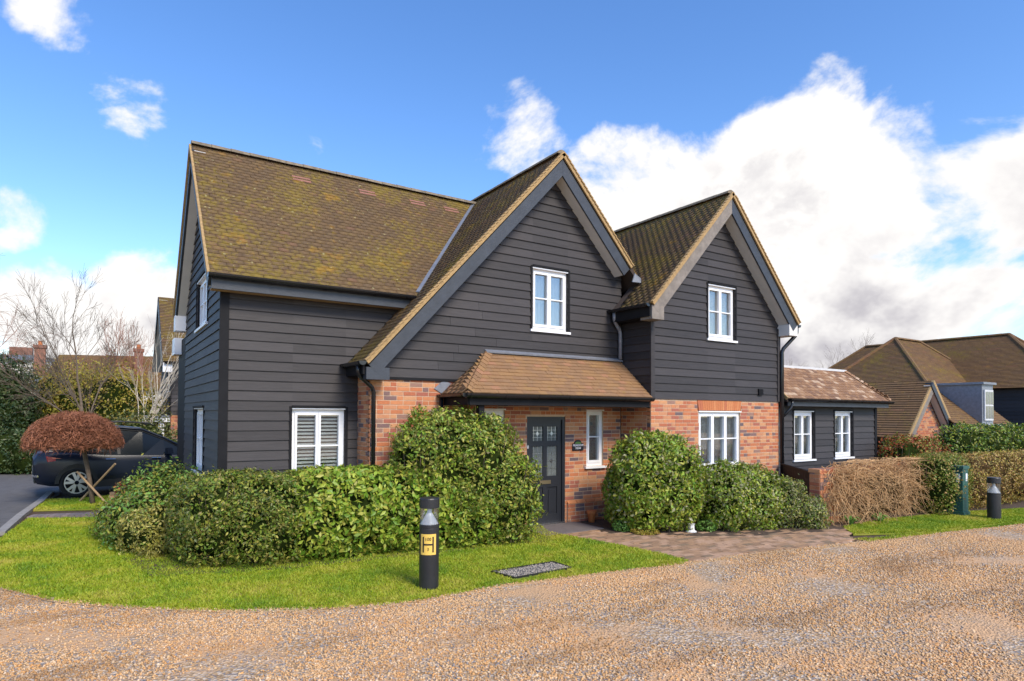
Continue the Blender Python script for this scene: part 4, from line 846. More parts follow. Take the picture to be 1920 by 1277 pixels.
# ------------------------------------------------------------------ bollards
def bollard(g, h, label, plate):
    o = thing('bollard_light', label, 'bollard', g, 'bollard lights beside the gravel road'); r = .118
    MB().lathe(g, [(r, -.02), (r, h-.36), (r*.985, h-.355)], 32).build('post', 'black_metal', o, smooth=False)
    MB().lathe(g+Vector((0, 0, h-.355)), [(r*1.0, 0), (r*1.02, .01), (r*1.02, .035), (r*.98, .04)], 32).build('collar', 'black_metal', o)
    lens = MB(); n = 32
    for z in (h-.315, h-.12):
        for k in range(n): lens.v.append((g.x+r*.97*math.cos(2*math.pi*k/n), g.y+r*.97*math.sin(2*math.pi*k/n), z))
    lens.f = [(k, (k+1) % n, (k+1) % n+n, k+n) for k in range(n)]; ln = lens.build('lens', 'glass', o, smooth=True)
    MB().lathe(g+Vector((0, 0, h-.315)), [(r*.93, 0), (r*.90, .01), (r*.68, .05), (r*.40, .11), (r*.22, .14), (r*.22, .195)], 24).build('reflector', 'white_paint', o, smooth=True)
    MB().lathe(g+Vector((0, 0, h-.12)), [(r*1.0, 0), (r*1.02, .004), (r*1.02, .105), (r*.97, .118)], 32).build('cap', 'black_metal', o)
    if plate:
        to = Vector((-g.x, -g.y, 0)).normalized(); a0 = math.atan2(to.y, to.x)-.10; pl_ = MB(); n = 12; zb, zt = h-.65, h-.405; w_ = .86
        def cyl(s, z, rr): a = a0+s*w_/2*2; return Vector((g.x+rr*math.cos(a), g.y+rr*math.sin(a), z))
        def patch(mb, s0, s1, za, zb_, rr, k=10):
            vs = [cyl(s0+(s1-s0)*i/k, z, rr) for i in range(k+1) for z in (za, zb_)]; mb.add(vs, [(2*i, 2*i+2, 2*i+3, 2*i+1) for i in range(k)])
        patch(pl_, -1*.95, .95, zb, zt, r+.004); p_o = pl_.build('sign_plate', 'plate_yellow', o); hm = MB(); s_ = (zt-zb)
        patch(hm, -.66, -.48, zb+s_*.12, zt-s_*.12, r+.0055); patch(hm, .48, .66, zb+s_*.12, zt-s_*.12, r+.0055); patch(hm, -.48, .48, zb+s_*.46, zb+s_*.54, r+.0055); hm.build('hydrant_letter', 'ink', p_o)
        n_ = Vector((math.cos(a0), math.sin(a0), 0))
        text('numeral', '100', .052, frame_mat(Vector((g.x, g.y, zb+s_*.76))+n_*(r+.006), n_), 'ink', p_o, .001); text('numeral', '3', .05, frame_mat(Vector((g.x, g.y, zb+s_*.27))+n_*(r+.006), n_), 'ink', p_o, .001)
bollard(ground(804, 1102, .015), 1.08, 'black bollard light bearing a yellow hydrant plate on the front lawn', True)
bollard(ground(1864, 973, .015), .85, 'shorter plain black bollard light in front of the brown beech hedge', False)
# manhole tray filled with gravel
mc = [ground(x, y, .02) for x, y in ((922, 1073), (965, 1085), (1072, 1066), (1037, 1055))]
mh = thing('manhole_cover', 'gravel-filled recessed drain cover set in the lawn', 'drain cover', sum(mc, Vector())/4); ctr = sum(mc, Vector())/4
MB().prism([p-Vector((0, 0, .02)) for p in mc], (0, 0, .028)).build('tray', 'tarmac', mh)
for i in range(4): MB().beam(mc[i]+Vector((0, 0, .008)), mc[(i+1) % 4]+Vector((0, 0, .008)), (mc[(i+1) % 4]-mc[i]).normalized().cross(Vector((0, 0, 1)))*.012, (0, 0, .012)).build('rim', 'black_metal', mh)
# pot, white stone
g = Vector((8.02, 9.42, 0)); pot = thing('flower_pot', 'small upright terracotta pot standing against the brick plinth', 'pot', g)
MB().lathe(g, [(.055, 0), (.085, .20), (.088, .205)], 20).build('body', 'terracotta', pot, smooth=True); MB().lathe(g+Vector((0, 0, .19)), [(.092, 0), (.098, .005), (.100, .06), (.085, .062)], 20).build('rim', 'terracotta', pot)
g = ground(1296, 999); ws = thing('white_stone_ornament', 'small weathered white stone ornament between the rounded shrubs', 'ornament', g)
MB().lathe(g, [(.10, 0), (.095, .03), (.06, .05), (.055, .14), (.07, .16), (.03, .17)], 10).build('stone_body', 'white_stone', ws)
# ------------------------------------------------------------------ gravel, grass
def tri_area_sample(n, poly, bbox, cond=None):
    out = np.empty((0, 2)); P = np.array(poly)
    while len(out) < n:
        q = np.column_stack([RNG.uniform(bbox[0], bbox[1], n), RNG.uniform(bbox[2], bbox[3], n)]); x, y = q[:, 0], q[:, 1]; c = np.zeros(n, bool)
        for i in range(len(P)):
            x1, y1 = P[i]; x2, y2 = P[(i+1) % len(P)]; m_ = (y1 > y) != (y2 > y); xi = (x2-x1)*(y-y1)/(y2-y1+1e-12)+x1; c ^= m_ & (x < xi)
        if cond is not None: c &= cond(x, y)
        out = np.concatenate([out, q[c]])
    return out[:n]
road_poly = edge_g+[(60, 4), (60, -40), (-60, -40), (-60, 20)]
def in_view(x, y, zmin=2.6, zmax=17, m=1.0):
    zc = x*FW.x+y*FW.y; xc = x*RT.x+y*RT.y; return (zc > zmin) & (zc < zmax) & (np.abs(xc) < zc*.86+m)
OCT_V = np.array([(1, 0, 0), (0, 1, 0), (-1, 0, 0), (0, -1, 0), (0, 0, 1), (0, 0, -1)], float); OCT_F = np.array([(0, 1, 4), (1, 2, 4), (2, 3, 4), (3, 0, 4), (1, 0, 5), (2, 1, 5), (3, 2, 5), (0, 3, 5)])
def pebbles(pts, z, smin, smax, name):
    n = len(pts); s = RNG.uniform(smin, smax, n)[:, None]*np.column_stack([RNG.uniform(.8, 1.3, n), RNG.uniform(.6, 1., n), RNG.uniform(.45, .8, n)]); a = RNG.uniform(0, 6.28, n)
    V = OCT_V[None]*s[:, None, :]*RNG.uniform(.75, 1.25, (n, 6, 1)); tl = RNG.normal(size=(n, 2))*.3; V[:, :, 2] += V[:, :, 0]*tl[:, :1]+V[:, :, 1]*tl[:, 1:]
    x = V[:, :, 0]*np.cos(a)[:, None]-V[:, :, 1]*np.sin(a)[:, None]; y = V[:, :, 0]*np.sin(a)[:, None]+V[:, :, 1]*np.cos(a)[:, None]
    V = np.stack([x+pts[:, None, 0], y+pts[:, None, 1], V[:, :, 2]+z+s[:, None, 2]*.35], 2); Fc = OCT_F[None]+np.arange(n)[:, None, None]*6
    return np_mesh(name, V.reshape(-1, 3), Fc.reshape(-1, 3), 'pebble', None, smooth=True)
p1 = tri_area_sample(125000, road_poly, (-6, 14, -2, 12), lambda x, y: in_view(x, y, 2.6, 8.2))
p2 = tri_area_sample(48000, road_poly, (-6, 26, -6, 12), lambda x, y: in_view(x, y, 8.0, 18))
pb = np.concatenate([p1, p2]); lowf = np.sin(pb[:, 0]*2.1+np.sin(pb[:, 1]*1.7)*1.5)*np.sin(pb[:, 1]*1.9+.8*np.sin(pb[:, 0]*1.3)); pb = pb[RNG.random(len(pb)) < .62+.7*lowf]
o = pebbles(pb, 0., .008, .018, 'gravel_stones'); tag(o, 'loose tan and grey pebbles covering the road', 'gravel', kind='stuff')
mp_ = tri_area_sample(900, [tuple(p)[:2] for p in mc], (min(p.x for p in mc), max(p.x for p in mc), min(p.y for p in mc), max(p.y for p in mc))); po = pebbles(mp_, .028, .007, .014, 'gravel_fill'); po.parent = mh; po.location = -mh.location; po['kind'] = 'stuff'; po.data.materials[0] = MATS['stone']
def grass(pts, name, hmin=.016, hmax=.040):
    n = len(pts); h = RNG.uniform(hmin, hmax, n); a = RNG.uniform(0, 6.28, n); l = RNG.normal(size=(n, 2))*.6; wd = RNG.uniform(.003, .006, n)*(1+np.hypot(pts[:, 0], pts[:, 1])/12)
    bx, by = np.cos(a)*wd, np.sin(a)*wd; z = np.full(n, .016)
    V = np.stack([np.column_stack([pts[:, 0]-bx, pts[:, 1]-by, z]), np.column_stack([pts[:, 0]+bx, pts[:, 1]+by, z]), np.column_stack([pts[:, 0]+l[:, 0]*h, pts[:, 1]+l[:, 1]*h, z+h])], 1)
    return np_mesh(name, V.reshape(-1, 3), (np.array([(0, 1, 2)])[None]+np.arange(n)[:, None, None]*3).reshape(-1, 3), 'grass_blade')
def bb(p): x = [q[0] for q in p]; y = [q[1] for q in p]; return (max(-9, min(x)), min(30, max(x)), min(y), max(y))
mcp = np.array([tuple(p)[:2] for p in mc]); c_m = mcp.mean(0)
def not_cover(x, y): return ~((np.abs((x-c_m[0])*(mcp[3]-mcp[0])[0]+(y-c_m[1])*(mcp[3]-mcp[0])[1])/np.dot(mcp[3]-mcp[0], mcp[3]-mcp[0]) < .5) & (np.abs((x-c_m[0])*(mcp[1]-mcp[0])[0]+(y-c_m[1])*(mcp[1]-mcp[0])[1])/np.dot(mcp[1]-mcp[0], mcp[1]-mcp[0]) < .5))
def edge_pts(n, lo, hi):
    i = RNG.integers(0, len(fine)-1, n); f = RNG.random(n)[:, None]; A_ = np.array([tuple(p)[:2] for p in fine]); a_, b_ = A_[i], A_[i+1]; d_ = b_-a_; d_ /= np.linalg.norm(d_, axis=1, keepdims=True)+1e-9; q = a_+(b_-a_)*f+np.column_stack([-d_[:, 1], d_[:, 0]])*RNG.uniform(lo, hi, n)[:, None]*(.35+.65*np.abs(np.sin(a_[:, :1]*3.1)*np.sin(a_[:, 1:]*2.3+1))); return q[in_view(q[:, 0], q[:, 1], 3, 18)]
st_ = pebbles(edge_pts(6000, -.02, .16), .016, .007, .015, 'stray_stones'); tag(st_, 'loose stones strayed over the lawn edging', 'gravel', kind='stuff')
eg1 = edge_pts(16000, .02, .30); xa, xb = ground(1285, 1059).x, ground(1600, 1022).x; G = [eg1[(eg1[:, 0] < xa) | (eg1[:, 0] > xb+.4)]]
G = G+[tri_area_sample(230000, LAWN, bb(LAWN), lambda x, y: in_view(x, y, 3, 20, .5) & not_cover(x, y)), tri_area_sample(40000, lawn2, bb(lawn2), lambda x, y: in_view(x, y, 3, 30, .5)), tri_area_sample(14000, lawn3, bb(lawn3))]
o = grass(np.concatenate(G), 'grass'); tag(o, 'short bright green mown grass of the front lawn', 'grass', kind='stuff')
# ------------------------------------------------------------------ trees
def bare_tree(name, label, base, height, m='bark', seed=1, spread=.5, levels=5, r0=.09, lean=(0, 0), stems=1, droop=0., kids=3, group=None):
    rnd = random.Random(seed); o = thing(name, label, 'tree', base, group); tr = MB(); br = MB()
    def grow(p, d, L, r, lv):
        mb = tr if lv == levels else br; k = 4; pts = [p]; rs = [r]
        for i in range(k):
            d = (d+Vector((rnd.gauss(0, .10), rnd.gauss(0, .10), rnd.gauss(.03, .06)-droop*(levels-lv)*.06))).normalized(); p = p+d*L/k; pts.append(p); rs.append(max(.004, r*(1-.42*(i+1)/k)))
        mb.tube(pts, rs, 7 if lv == levels else (5 if lv > 1 else 3), False)
        if lv > 0:
            n = kids if lv < levels else kids+3
            for i in range(n):
                f = rnd.uniform(.35, 1.) if lv < levels else rnd.uniform(.3, 1.); q = pts[min(k, max(1, round(f*k)))]; a = rnd.uniform(0, 6.28); s = spread*rnd.uniform(.6, 1.3); x = d.orthogonal().normalized(); y = d.cross(x); nd = (d+x*math.cos(a)*s+y*math.sin(a)*s).normalized(); grow(q, nd, L*rnd.uniform(.5, .72), rs[-1]*.72, lv-1)
            grow(pts[-1], d, L*.66, rs[-1]*.9, lv-1)
    for s in range(stems): grow(Vector(base)+Vector((rnd.uniform(-.2, .2)*(stems > 1), rnd.uniform(-.2, .2)*(stems > 1), 0)), Vector((lean[0]+(rnd.uniform(-.2, .2) if stems > 1 else 0), lean[1], 1)).normalized(), height*.40, r0, levels)
    tr.build('trunk', m, o, smooth=True); br.build('branches', m, o, kind='stuff'); return o
def pt(px, zc): d = pix_dir(px, 775); p = d*zc; return Vector((p.x, p.y, 0))
bare_tree('bare_tree', 'slender leafless tree with dark buds behind the parked car', pt(167, 23), 7.4, seed=3, r0=.075, spread=.55)
bare_tree('birch_tree', 'pale-stemmed leafless birch beside the neighbouring gable', pt(262, 25), 6.3, 'bark_birch', seed=5, r0=.06, spread=.30, stems=2, levels=4, kids=2)
bare_tree('bare_tree', 'fine-twigged brown leafless tree between birch and chimney', pt(222, 32), 7.2, 'twig_red', seed=8, r0=.07, spread=.4)
bare_tree('weeping_tree', 'large leafless tree with drooping twigs at the frame edge by the drive', pt(-120, 24), 9.0, 'twig_red', seed=12, r0=.085, spread=.6, droop=.4)
bare_tree('bare_tree', 'distant leafless round-headed tree beyond the hipped roofs', pt(1578, 55), 9.5, seed=15, r0=.14, spread=.6)
bare_tree('bare_tree', 'distant low leafless tree beyond the annex roof', pt(1478, 60), 7.5, seed=17, r0=.12, spread=.6)
def leafy_tree(name, label, base, lumps, n, size, m, cat='tree', extra=None):
    o = shrub(name, label, cat, [((base.x+c[0], base.y+c[1], c[2]), r) for c, r in lumps], n, size, m, rough=.22, depth=.5, k=.62, stems=False, extra=extra)
    MB().tube([base, base+Vector((.05, .05, lumps[0][0][2]*.6)), base+Vector((.1, 0, lumps[0][0][2]+.5))], [.14, .10, .04], 8).build('trunk', 'bark', o, smooth=True); return o
b_ = pt(28, 25); leafy_tree('evergreen_tree', 'dense dark evergreen tree behind the bird table', b_, [((-.4, 0, 2.9), (1.1, 1.1, 1.4)), ((-1.4, .3, 2.2), (1.3, 1.2, 1.5)), ((.0, -.5, 1.7), (1.0, 1., 1.2))], 14000, .12, 'leaf_ever')
b_ = pt(120, 27); leafy_tree('yellow_green_bush', 'tall yellow-green bush beside the dark evergreen', b_, [((0, 0, 2.5), (1.5, 1.2, 1.7)), ((1.5, -.8, 2.2), (1.5, 1.1, 1.6)), ((-1.0, .2, 1.9), (1.2, 1., 1.5))], 12000, .11, 'leaf_olive', 'bush')
b_ = pt(215, 26); leafy_tree('yellow_green_bush', 'olive-yellow budding bush behind the slender leafless tree', b_, [((0, 0, 2.4), (1.5, 1.1, 1.7)), ((1.0, -.6, 1.7), (1.1, 1., 1.4)), ((-1.2, .6, 2.1), (1.2, 1., 1.6))], 10000, .10, 'leaf_olive', 'bush')
b_ = pt(268, 21); leafy_tree('evergreen_bush', 'dark green bush with pale blossom below the birch', b_, [((0, 0, 1.0), (.95, .8, 1.2)), ((-.9, .5, .9), (.9, .8, 1.1)), ((.6, -.4, .7), (.8, .6, .9))], 7000, .08, 'leaf_dark', 'bush', [('leaf_pale', 1200, .09)])
shrub('dark_hedge', 'dark clipped hedge behind the bird table and drive', 'hedge', [(tuple(pt(-60+i*42, 21.5))[:2]+(.65,), (.75, .6, .85)) for i in range(7)], 10000, .09, 'leaf_ever', p=3.5)
# clipped dome tree
tb_ = ground(174, 946); o = thing('clipped_dome_tree', 'small tree clipped to a russet twiggy mushroom dome in front of the car', 'tree', tb_)
zc_t = tb_.x*FW.x+tb_.y*FW.y; top = at_depth(158, 848, zc_t); MB().tube([tb_, tb_.lerp(top, .5)+RT*.02, top, top+Vector((0, 0, .35))], [.055, .045, .05, .03], 8).build('trunk', 'bark', o, smooth=True)
cc = at_depth(139, 836, zc_t); cz0 = cc.z; n = 30000; dd = RNG.normal(size=(n, 3)); dd[:, 2] = np.abs(dd[:, 2])*.9-.05; dd /= np.linalg.norm(dd, axis=1, keepdims=True); rad = np.array([.99, .99, .82])
rr = RNG.uniform(.45, 1., n)**.6; P = np.array(cc)+dd*rad*rr[:, None]; dv = dd*.6+RNG.normal(size=(n, 3))*.55; dv /= np.linalg.norm(dv, axis=1, keepdims=True); L = RNG.uniform(.08, .2, n)[:, None]; sd = np.cross(dv, RNG.normal(size=(n, 3))); sd /= np.linalg.norm(sd, axis=1, keepdims=True)
E = P+dv*L; lim = (((E-np.array(cc))/rad)**2).sum(1) < 1.05; P, E, sd = P[lim], E[lim], sd[lim]; n = len(P); V = np.stack([P-sd*.008, P+sd*.008, E], 1); np_mesh('crown', V.reshape(-1, 3), (np.array([(0, 1, 2)])[None]+np.arange(n)[:, None, None]*3).reshape(-1, 3), 'twig_red', o, kind='stuff')
lb = MB()
for i in range(34): a = 2*math.pi*i/34+random.uniform(-.1, .1); e = Vector(cc)+Vector((math.cos(a)*random.uniform(.5, .95), math.sin(a)*random.uniform(.5, .95), random.uniform(.0, .55))); lb.tube([top, top.lerp(e, .5)+Vector((0, 0, .04)), e], [.022, .014, .005], 5, False)
lb.build('limbs', 'bark', o)
for (x0_, y0_, x1_, y1_), lb_, dz_ in (((145, 942, 213, 870), 'timber stake crossing behind the dome tree trunk, leaning right', .06), ((206, 947, 148, 884), 'timber stake crossing in front of the dome tree trunk, leaning left', -.06)):
    a = ground(x0_, y0_); b = at_depth(x1_, y1_, zc_t)+FW*dz_; tag(MB().tube([a+FW*dz_, b], .024, 7).build('tree_stake', 'stake'), lb_, 'stake', 'crossed stakes at the dome tree')
# low brick kerb wall by the drive
a, b = ground(207, 940), ground(330, 938); lw = thing('low_brick_edging', 'low brown brick edging between dome tree and side shrub', 'wall', a)
for j in range(3):
    n = 9
    for i in range(n): p, q = a.lerp(b, i/n), a.lerp(b, (i+.96)/n); MB().beam(p+Vector((0, 0, .035+j*.075)), q+Vector((0, 0, .035+j*.075)), Vector((-(q-p).y, (q-p).x, 0)).normalized()*.05, (0, 0, .033)).build('brick', 'paver', lw)
# bird table
g = ground(18, 884); zb_ = g.x*FW.x+g.y*FW.y; bt = thing('bird_table', 'weathered flat-topped timber bird table at the edge of the drive', 'bird table', g)
MB().tube([g, g+Vector((0, 0, .92))], .05, 8).build('post', 'stone', bt); MB().beam(g+Vector((0, 0, .95))-RT*.36, g+Vector((0, 0, .95))+RT*.36, FW*.22, (0, 0, .022)).build('table_top', 'stake', bt)
for i, dx in enumerate((-.35, .1, .42)):
    q = g+RT*dx-FW*.12; s_ = MB().lathe(q, [(.16, 0), (.17, .05), (.11, .11), (.03, .125)], 9).build('edging_stone', 'stone'); tag(s_, ('flat tan stone left of the bird table post', 'flat tan stone at the foot of the bird table post', 'flat tan stone right of the bird table post')[i], 'stone')
clump('daffodil_clump', 'yellow daffodils growing beside the bird table', 38, 876, .2, .25, 'leaf_yellow', 160, .05)
# ------------------------------------------------------------------ car
def make_car(loc, rz):
    o = thing('parked_car', 'dark blue compact sport utility car parked side-on behind the dome tree', 'car', loc); Mx = Matrix.Translation(loc) @ Matrix.Rotation(rz, 4, 'Z'); T_ = lambda x, y, z: Mx @ Vector((x*.97, y, z if z < .75 else .75+(z-.75)*1.12))
    # stations: x, sill z, half width, belt z, belt half width, bonnet/deck z
    st = [(-2.24, .50, .60, .78, .70, .92), (-2.16, .36, .80, .82, .84, 1.06), (-1.9, .30, .90, .86, .91, 1.10), (-1.35, .28, .93, .86, .92, 1.08), (-.6, .27, .93, .84, .91, 1.04), (.3, .27, .93, .82, .90, 1.01), (.95, .28, .93, .80, .89, .99), (1.45, .29, .92, .79, .86, .95), (1.95, .31, .86, .74, .78, .87), (2.2, .38, .66, .66, .60, .74), (2.27, .46, .45, .60, .42, .66)]
    mb = MB(); ring = []
    for x, zs, hw, zb, bw, zt in st:
        half = [(0, zs), (hw*.86, zs), (hw, zs+.12), (hw*1.005, (zs+zb)/2+.02), (bw*1.02, zb), (bw*.99, zt-.06), (bw*.93, zt), (0, zt+.015)]
        ring.append([T_(x, y, z) for y, z in half]+[T_(x, -y, z) for y, z in half[-2:0:-1]])
    k = len(ring[0]); vs = [v for r in ring for v in r]; mb.add(vs, [(i*k+j, i*k+(j+1) % k, (i+1)*k+(j+1) % k, (i+1)*k+j) for i in range(len(ring)-1) for j in range(k)]+[tuple(range(k)), tuple(range(len(ring)*k-1, (len(ring)-1)*k-1, -1))])
    mb.build('body', 'car_paint', o, smooth=True)
    # greenhouse
    gs = [(-2.06, 1.05, .80, 1.10, .72), (-1.80, 1.06, .885, 1.38, .66), (-1.30, 1.04, .90, 1.56, .65), (-.6, 1.02, .90, 1.62, .66), (.10, 1.0, .89, 1.56, .65), (.62, .99, .88, 1.36, .63), (1.28, .96, .85, 1.02, .78)]
    gl = MB(); rg = []
    for x, zb, bw, zt, tw in gs: rg.append([T_(x, -bw, zb-.03), T_(x, -tw, zt), T_(x, tw, zt), T_(x, bw, zb-.03)])
    vs = [v for r in rg for v in r]; gl.add(vs, [(i*4+j, i*4+j+1, i*4+5+j, i*4+4+j) for i in range(6) for j in range(3)]); gl.build('side_glass', 'car_glass', o)
    rf = MB(); rr_ = [[T_(x, y*tw*1.02, zt+.012+(.03 if abs(y) < .5 else 0)) for y in (-1, -.4, .4, 1)] for x, zb, bw, zt, tw in gs[1:5]]
    vs = [v for r in rr_ for v in r]; rf.add(vs, [(i*4+j, i*4+j+1, i*4+5+j, i*4+4+j) for i in range(3) for j in range(3)]); rf.build('roof_panel', 'car_paint', o, smooth=True)
    for s in (-1, 1):
        # pillars: roof edge, C pillar, B pillar, A pillar
        pm_ = MB(); E = [T_(x, s*(tw+.012), zt+.0) for x, zb, bw, zt, tw in gs]; pm_.tube(E, .032, 6)
        pm_.build('roof_edge', 'car_paint', o, smooth=True); ch = MB(); ch.tube([T_(x, s*(tw+.035), zt-.045) for x, zb, bw, zt, tw in gs[1:]], .011, 5); ch.build('window_trim', 'car_black', o, smooth=True)
        cp = MB(); cp.add([T_(-2.06, s*.84, 1.03), T_(-1.15, s*.92, 1.02), T_(-1.42, s*.78, 1.36), T_(-1.74, s*.73, 1.38), T_(-1.97, s*.80, 1.12)], [(0, 1, 2, 3, 4)]); cp.build('rear_pillar', 'car_paint', o)
        for xx in (-.45, ): MB().beam(T_(xx, s*.882, 1.0), T_(xx-.06, s*.682, 1.63), Mx.to_3x3() @ Vector((.035, 0, 0)), Mx.to_3x3() @ Vector((0, .012*s, .004))).build('door_pillar', 'car_black', o)
        MB().tube([T_(-1.45, s*.60, 1.66), T_(-1.2, s*.62, 1.70), T_(-.3, s*.63, 1.74), T_(.25, s*.62, 1.70), T_(.4, s*.62, 1.64)], .018, 6).build('roof_rail', 'car_black', o, smooth=True)
        mr = MB(); mr.hexa([T_(.62, s*.90, .98), T_(.80, s*.90, .99), T_(.80, s*1.08, 1.0), T_(.66, s*1.10, .99), T_(.62, s*.92, 1.12), T_(.76, s*.92, 1.12), T_(.76, s*1.08, 1.13), T_(.64, s*1.09, 1.13)]); mr.build('wing_mirror', 'car_paint', o)
        for xx in (-.75, .30): MB().tube([T_(xx, s*.935, .90), T_(xx+.22, s*.93, .895)], .014, 6).build('door_handle', 'chrome', o)
        sk = MB(); sk.beam(T_(-1.0, s*.925, .33), T_(1.0, s*.925, .33), Mx.to_3x3() @ Vector((0, .02, 0)), (0, 0, .09)); sk.build('sill_cladding', 'car_black', o)
        tl_ = MB(); tl_.hexa([T_(-2.20, s*.62, .86), T_(-1.95, s*.925, .88), T_(-1.80, s*.93, .90), T_(-2.14, s*.60, .88), T_(-2.19, s*.62, 1.0), T_(-1.97, s*.915, 1.0), T_(-1.80, s*.92, .97), T_(-2.12, s*.60, 1.0)]); tl_.build('tail_light', 'tail_red', o)
        rl = MB(); rl.hexa([T_(-2.255, s*.52, .52), T_(-2.16, s*.82, .53), T_(-2.14, s*.82, .53), T_(-2.2, s*.52, .52), T_(-2.255, s*.52, .58), T_(-2.165, s*.82, .58), T_(-2.14, s*.82, .58), T_(-2.2, s*.52, .58)]); rl.build('reflector', 'chrome', o)
        for wx in (-1.36, 1.36):
            ar_ = MB(); n = 16
            for r0_, r1_, yy in ((.37, .46, .935),):
                vs = [T_(wx+r*math.cos(math.pi*i/n), s*y_, .36+r*math.sin(math.pi*i/n)) for i in range(n+1) for r, y_ in ((r0_, .80), (r0_, .945), (r1_, .945), (r1_, .92))]
                ar_.add(vs, [(4*i+j, 4*i+j+1, 4*i+5+j, 4*i+4+j) for i in range(n) for j in range(3)])
            ar_.build('wheel_arch', 'car_black', o)
            wl_ = MB(); n = 28; prof = [(.10, .70), (.33, .70), (.365, .74), (.37, .82), (.365, .91), (.33, .95), (.27, .95), (.265, .90), (.06, .89)]
            vs = [T_(wx+r*math.cos(2*math.pi*i/n), s*y, .37+r*math.sin(2*math.pi*i/n)) for r, y in prof for i in range(n)]
            wl_.add(vs, [(j*n+i, j*n+(i+1) % n, (j+1)*n+(i+1) % n, (j+1)*n+i) for j in range(len(prof)-1) for i in range(n)]); ty = wl_.build('wheel', 'tyre', o, smooth=True)
            rm = MB()
            for i in range(5):
                a = 2*math.pi*i/5+.35
                for da in (-.20, .20):
                    e0, e1 = (.05, a), (.255, a+da*1.3); P0_ = T_(wx+e0[0]*math.cos(e0[1]), s*.945, .37+e0[0]*math.sin(e0[1])); P1_ = T_(wx+e1[0]*math.cos(e1[1]), s*.942, .37+e1[0]*math.sin(e1[1])); dd_ = (P1_-P0_).normalized(); nn_ = Mx.to_3x3() @ Vector((0, s, 0)); rm.beam(P0_, P1_, dd_.cross(nn_)*.030, nn_*.012)
            vs = [T_(wx+r*math.cos(2*math.pi*i/n), s*y, .37+r*math.sin(2*math.pi*i/n)) for r, y in ((.245, .93), (.245, .952), (.268, .952), (.268, .93)) for i in range(n)]; rm.add(vs, [(j*n+i, j*n+(i+1) % n, (j+1)*n+(i+1) % n, (j+1)*n+i) for j in range(3) for i in range(n)])
            rm.build('rim', 'alloy', ty)
    bp_ = MB(); bp_.beam(T_(-2.19, -.60, .47), T_(-2.19, .60, .47), Mx.to_3x3() @ Vector((.03, 0, 0)), (0, 0, .10)); bp_.build('rear_bumper', 'car_black', o)
    return o
cw_ = ground(132, 934); hd = math.radians(5); make_car(Vector((cw_.x+1.36*math.cos(hd)-.92*math.sin(hd)*0, cw_.y+.93+1.36*math.sin(hd), 0)), hd)
# ------------------------------------------------------------------ neighbouring houses
def course_roof(name, quads, m, parent, g=.1):
    """far roofs: one slab per course; quad = eave-left, eave-right, top-right, top-left"""
    mb = MB()
    for a, b, c, d in quads:
        a, b, c, d = map(Vector, (a, b, c, d)); L = ((d-a).length+(c-b).length)/2; n = max(4, int(L/g)); N = (b-a).cross(d-a).normalized(); N = -N if N.z < 0 else N
        for i in range(n):
            p0, q0, p1, q1 = a.lerp(d, i/n), b.lerp(c, i/n), a.lerp(d, (i+1.15)/n), b.lerp(c, (i+1.15)/n); w_ = max(1, int((q0-p0).length/.5))
            for k in range(w_):
                f0, f1 = k/w_, (k+.985)/w_; mb.hexa([p0.lerp(q0, f0)-N*.02, p0.lerp(q0, f1)-N*.02, p1.lerp(q1, f1)-N*.02, p1.lerp(q1, f0)-N*.02, p0.lerp(q0, f0)+N*.03, p0.lerp(q0, f1)+N*.03, p1.lerp(q1, f1)+N*.002, p1.lerp(q1, f0)+N*.002])
    return mb.build(name, m, parent, kind='stuff')
# left neighbour
nx, ny = 2.45, 29.0; NB = thing('neighbour_house', 'black boarded neighbouring house with brick base glimpsed past the left gable', 'house', (nx+3, ny+3, 0))
nf = front(ny); nl = left(nx)
board_wall(nf, [(nx, 2.0), (nx+8, 2.0), (nx+8, 4.1), (nx, 4.1)], [], NB, pitch=.17); nwin = (-30.9, -29.7, 3.0, 4.0)
board_wall(nl, [(-ny-5, 2.0), (-ny, 2.0), (-ny, 4.2), (-ny-2.5, 6.9), (-ny-5, 4.2)], [nwin], NB, pitch=.17); window(nl, *nwin, NB, 2, 'net')
mbk = MB().box(nx, nx+8, ny, ny+5, 0, 2.0).build('brick_base', 'mortar', NB); rb_ = MB()
for fr_, ua, ub in ((nf, nx, nx+4.), (nl, -ny-5, -ny)):
    z = .0; c = 0
    while z < 1.95:
        u = ua-(.11 if c % 2 else 0)
        while u < ub:
            s0, s1 = max(u, ua), min(u+.215, ub)
            if s1-s0 > .02: rb_.fbox(fr_, s0, s1, z, z+.065, .0, .01)
            u += .225
        z += .075; c += 1
rb_.build('brickwork', 'brick', NB, kind='stuff')
ev = 4.15; nr = course_roof('tile_courses', [((nx-.35, ny-.3, ev), (nx+8, ny-.3, ev), (nx+8, ny+2.5, 7.15), (nx-.35, ny+2.5, 7.15)), ((nx+8, ny+5.3, ev), (nx-.35, ny+5.3, ev), (nx-.35, ny+2.5, 7.15), (nx+8, ny+2.5, 7.15))], 'tile_mossy', NB)
for s, y0 in ((1, ny-.3), (-1, ny+5.3)):
    S = Vector((0, s*2.8, 3.0)).normalized(); N = Vector((0, -s*3.0, 2.8)).normalized(); a = Vector((nx-.36, y0, ev)); b = Vector((nx-.36, ny+2.5, 7.15))
    MB().beam(a-N*.12, b-N*.12, (.02, 0, 0), N*.12).build('barge_board', 'barge_paint', NB); MB().beam(a-N*.2+Vector((.18, 0, 0)), b-N*.2+Vector((.18, 0, 0)), (.16, 0, 0), N*.01).build('soffit', 'soffit', NB)
gutter((nx-.3, ny-.36, ev-.02), (nx+8, ny-.36, ev-.02), NB, r=.07, nb=6); MB().box(nx-.34, nx, ny-.28, ny-.02, ev-.42, ev-.05).build('eave_box', 'white_paint', NB)
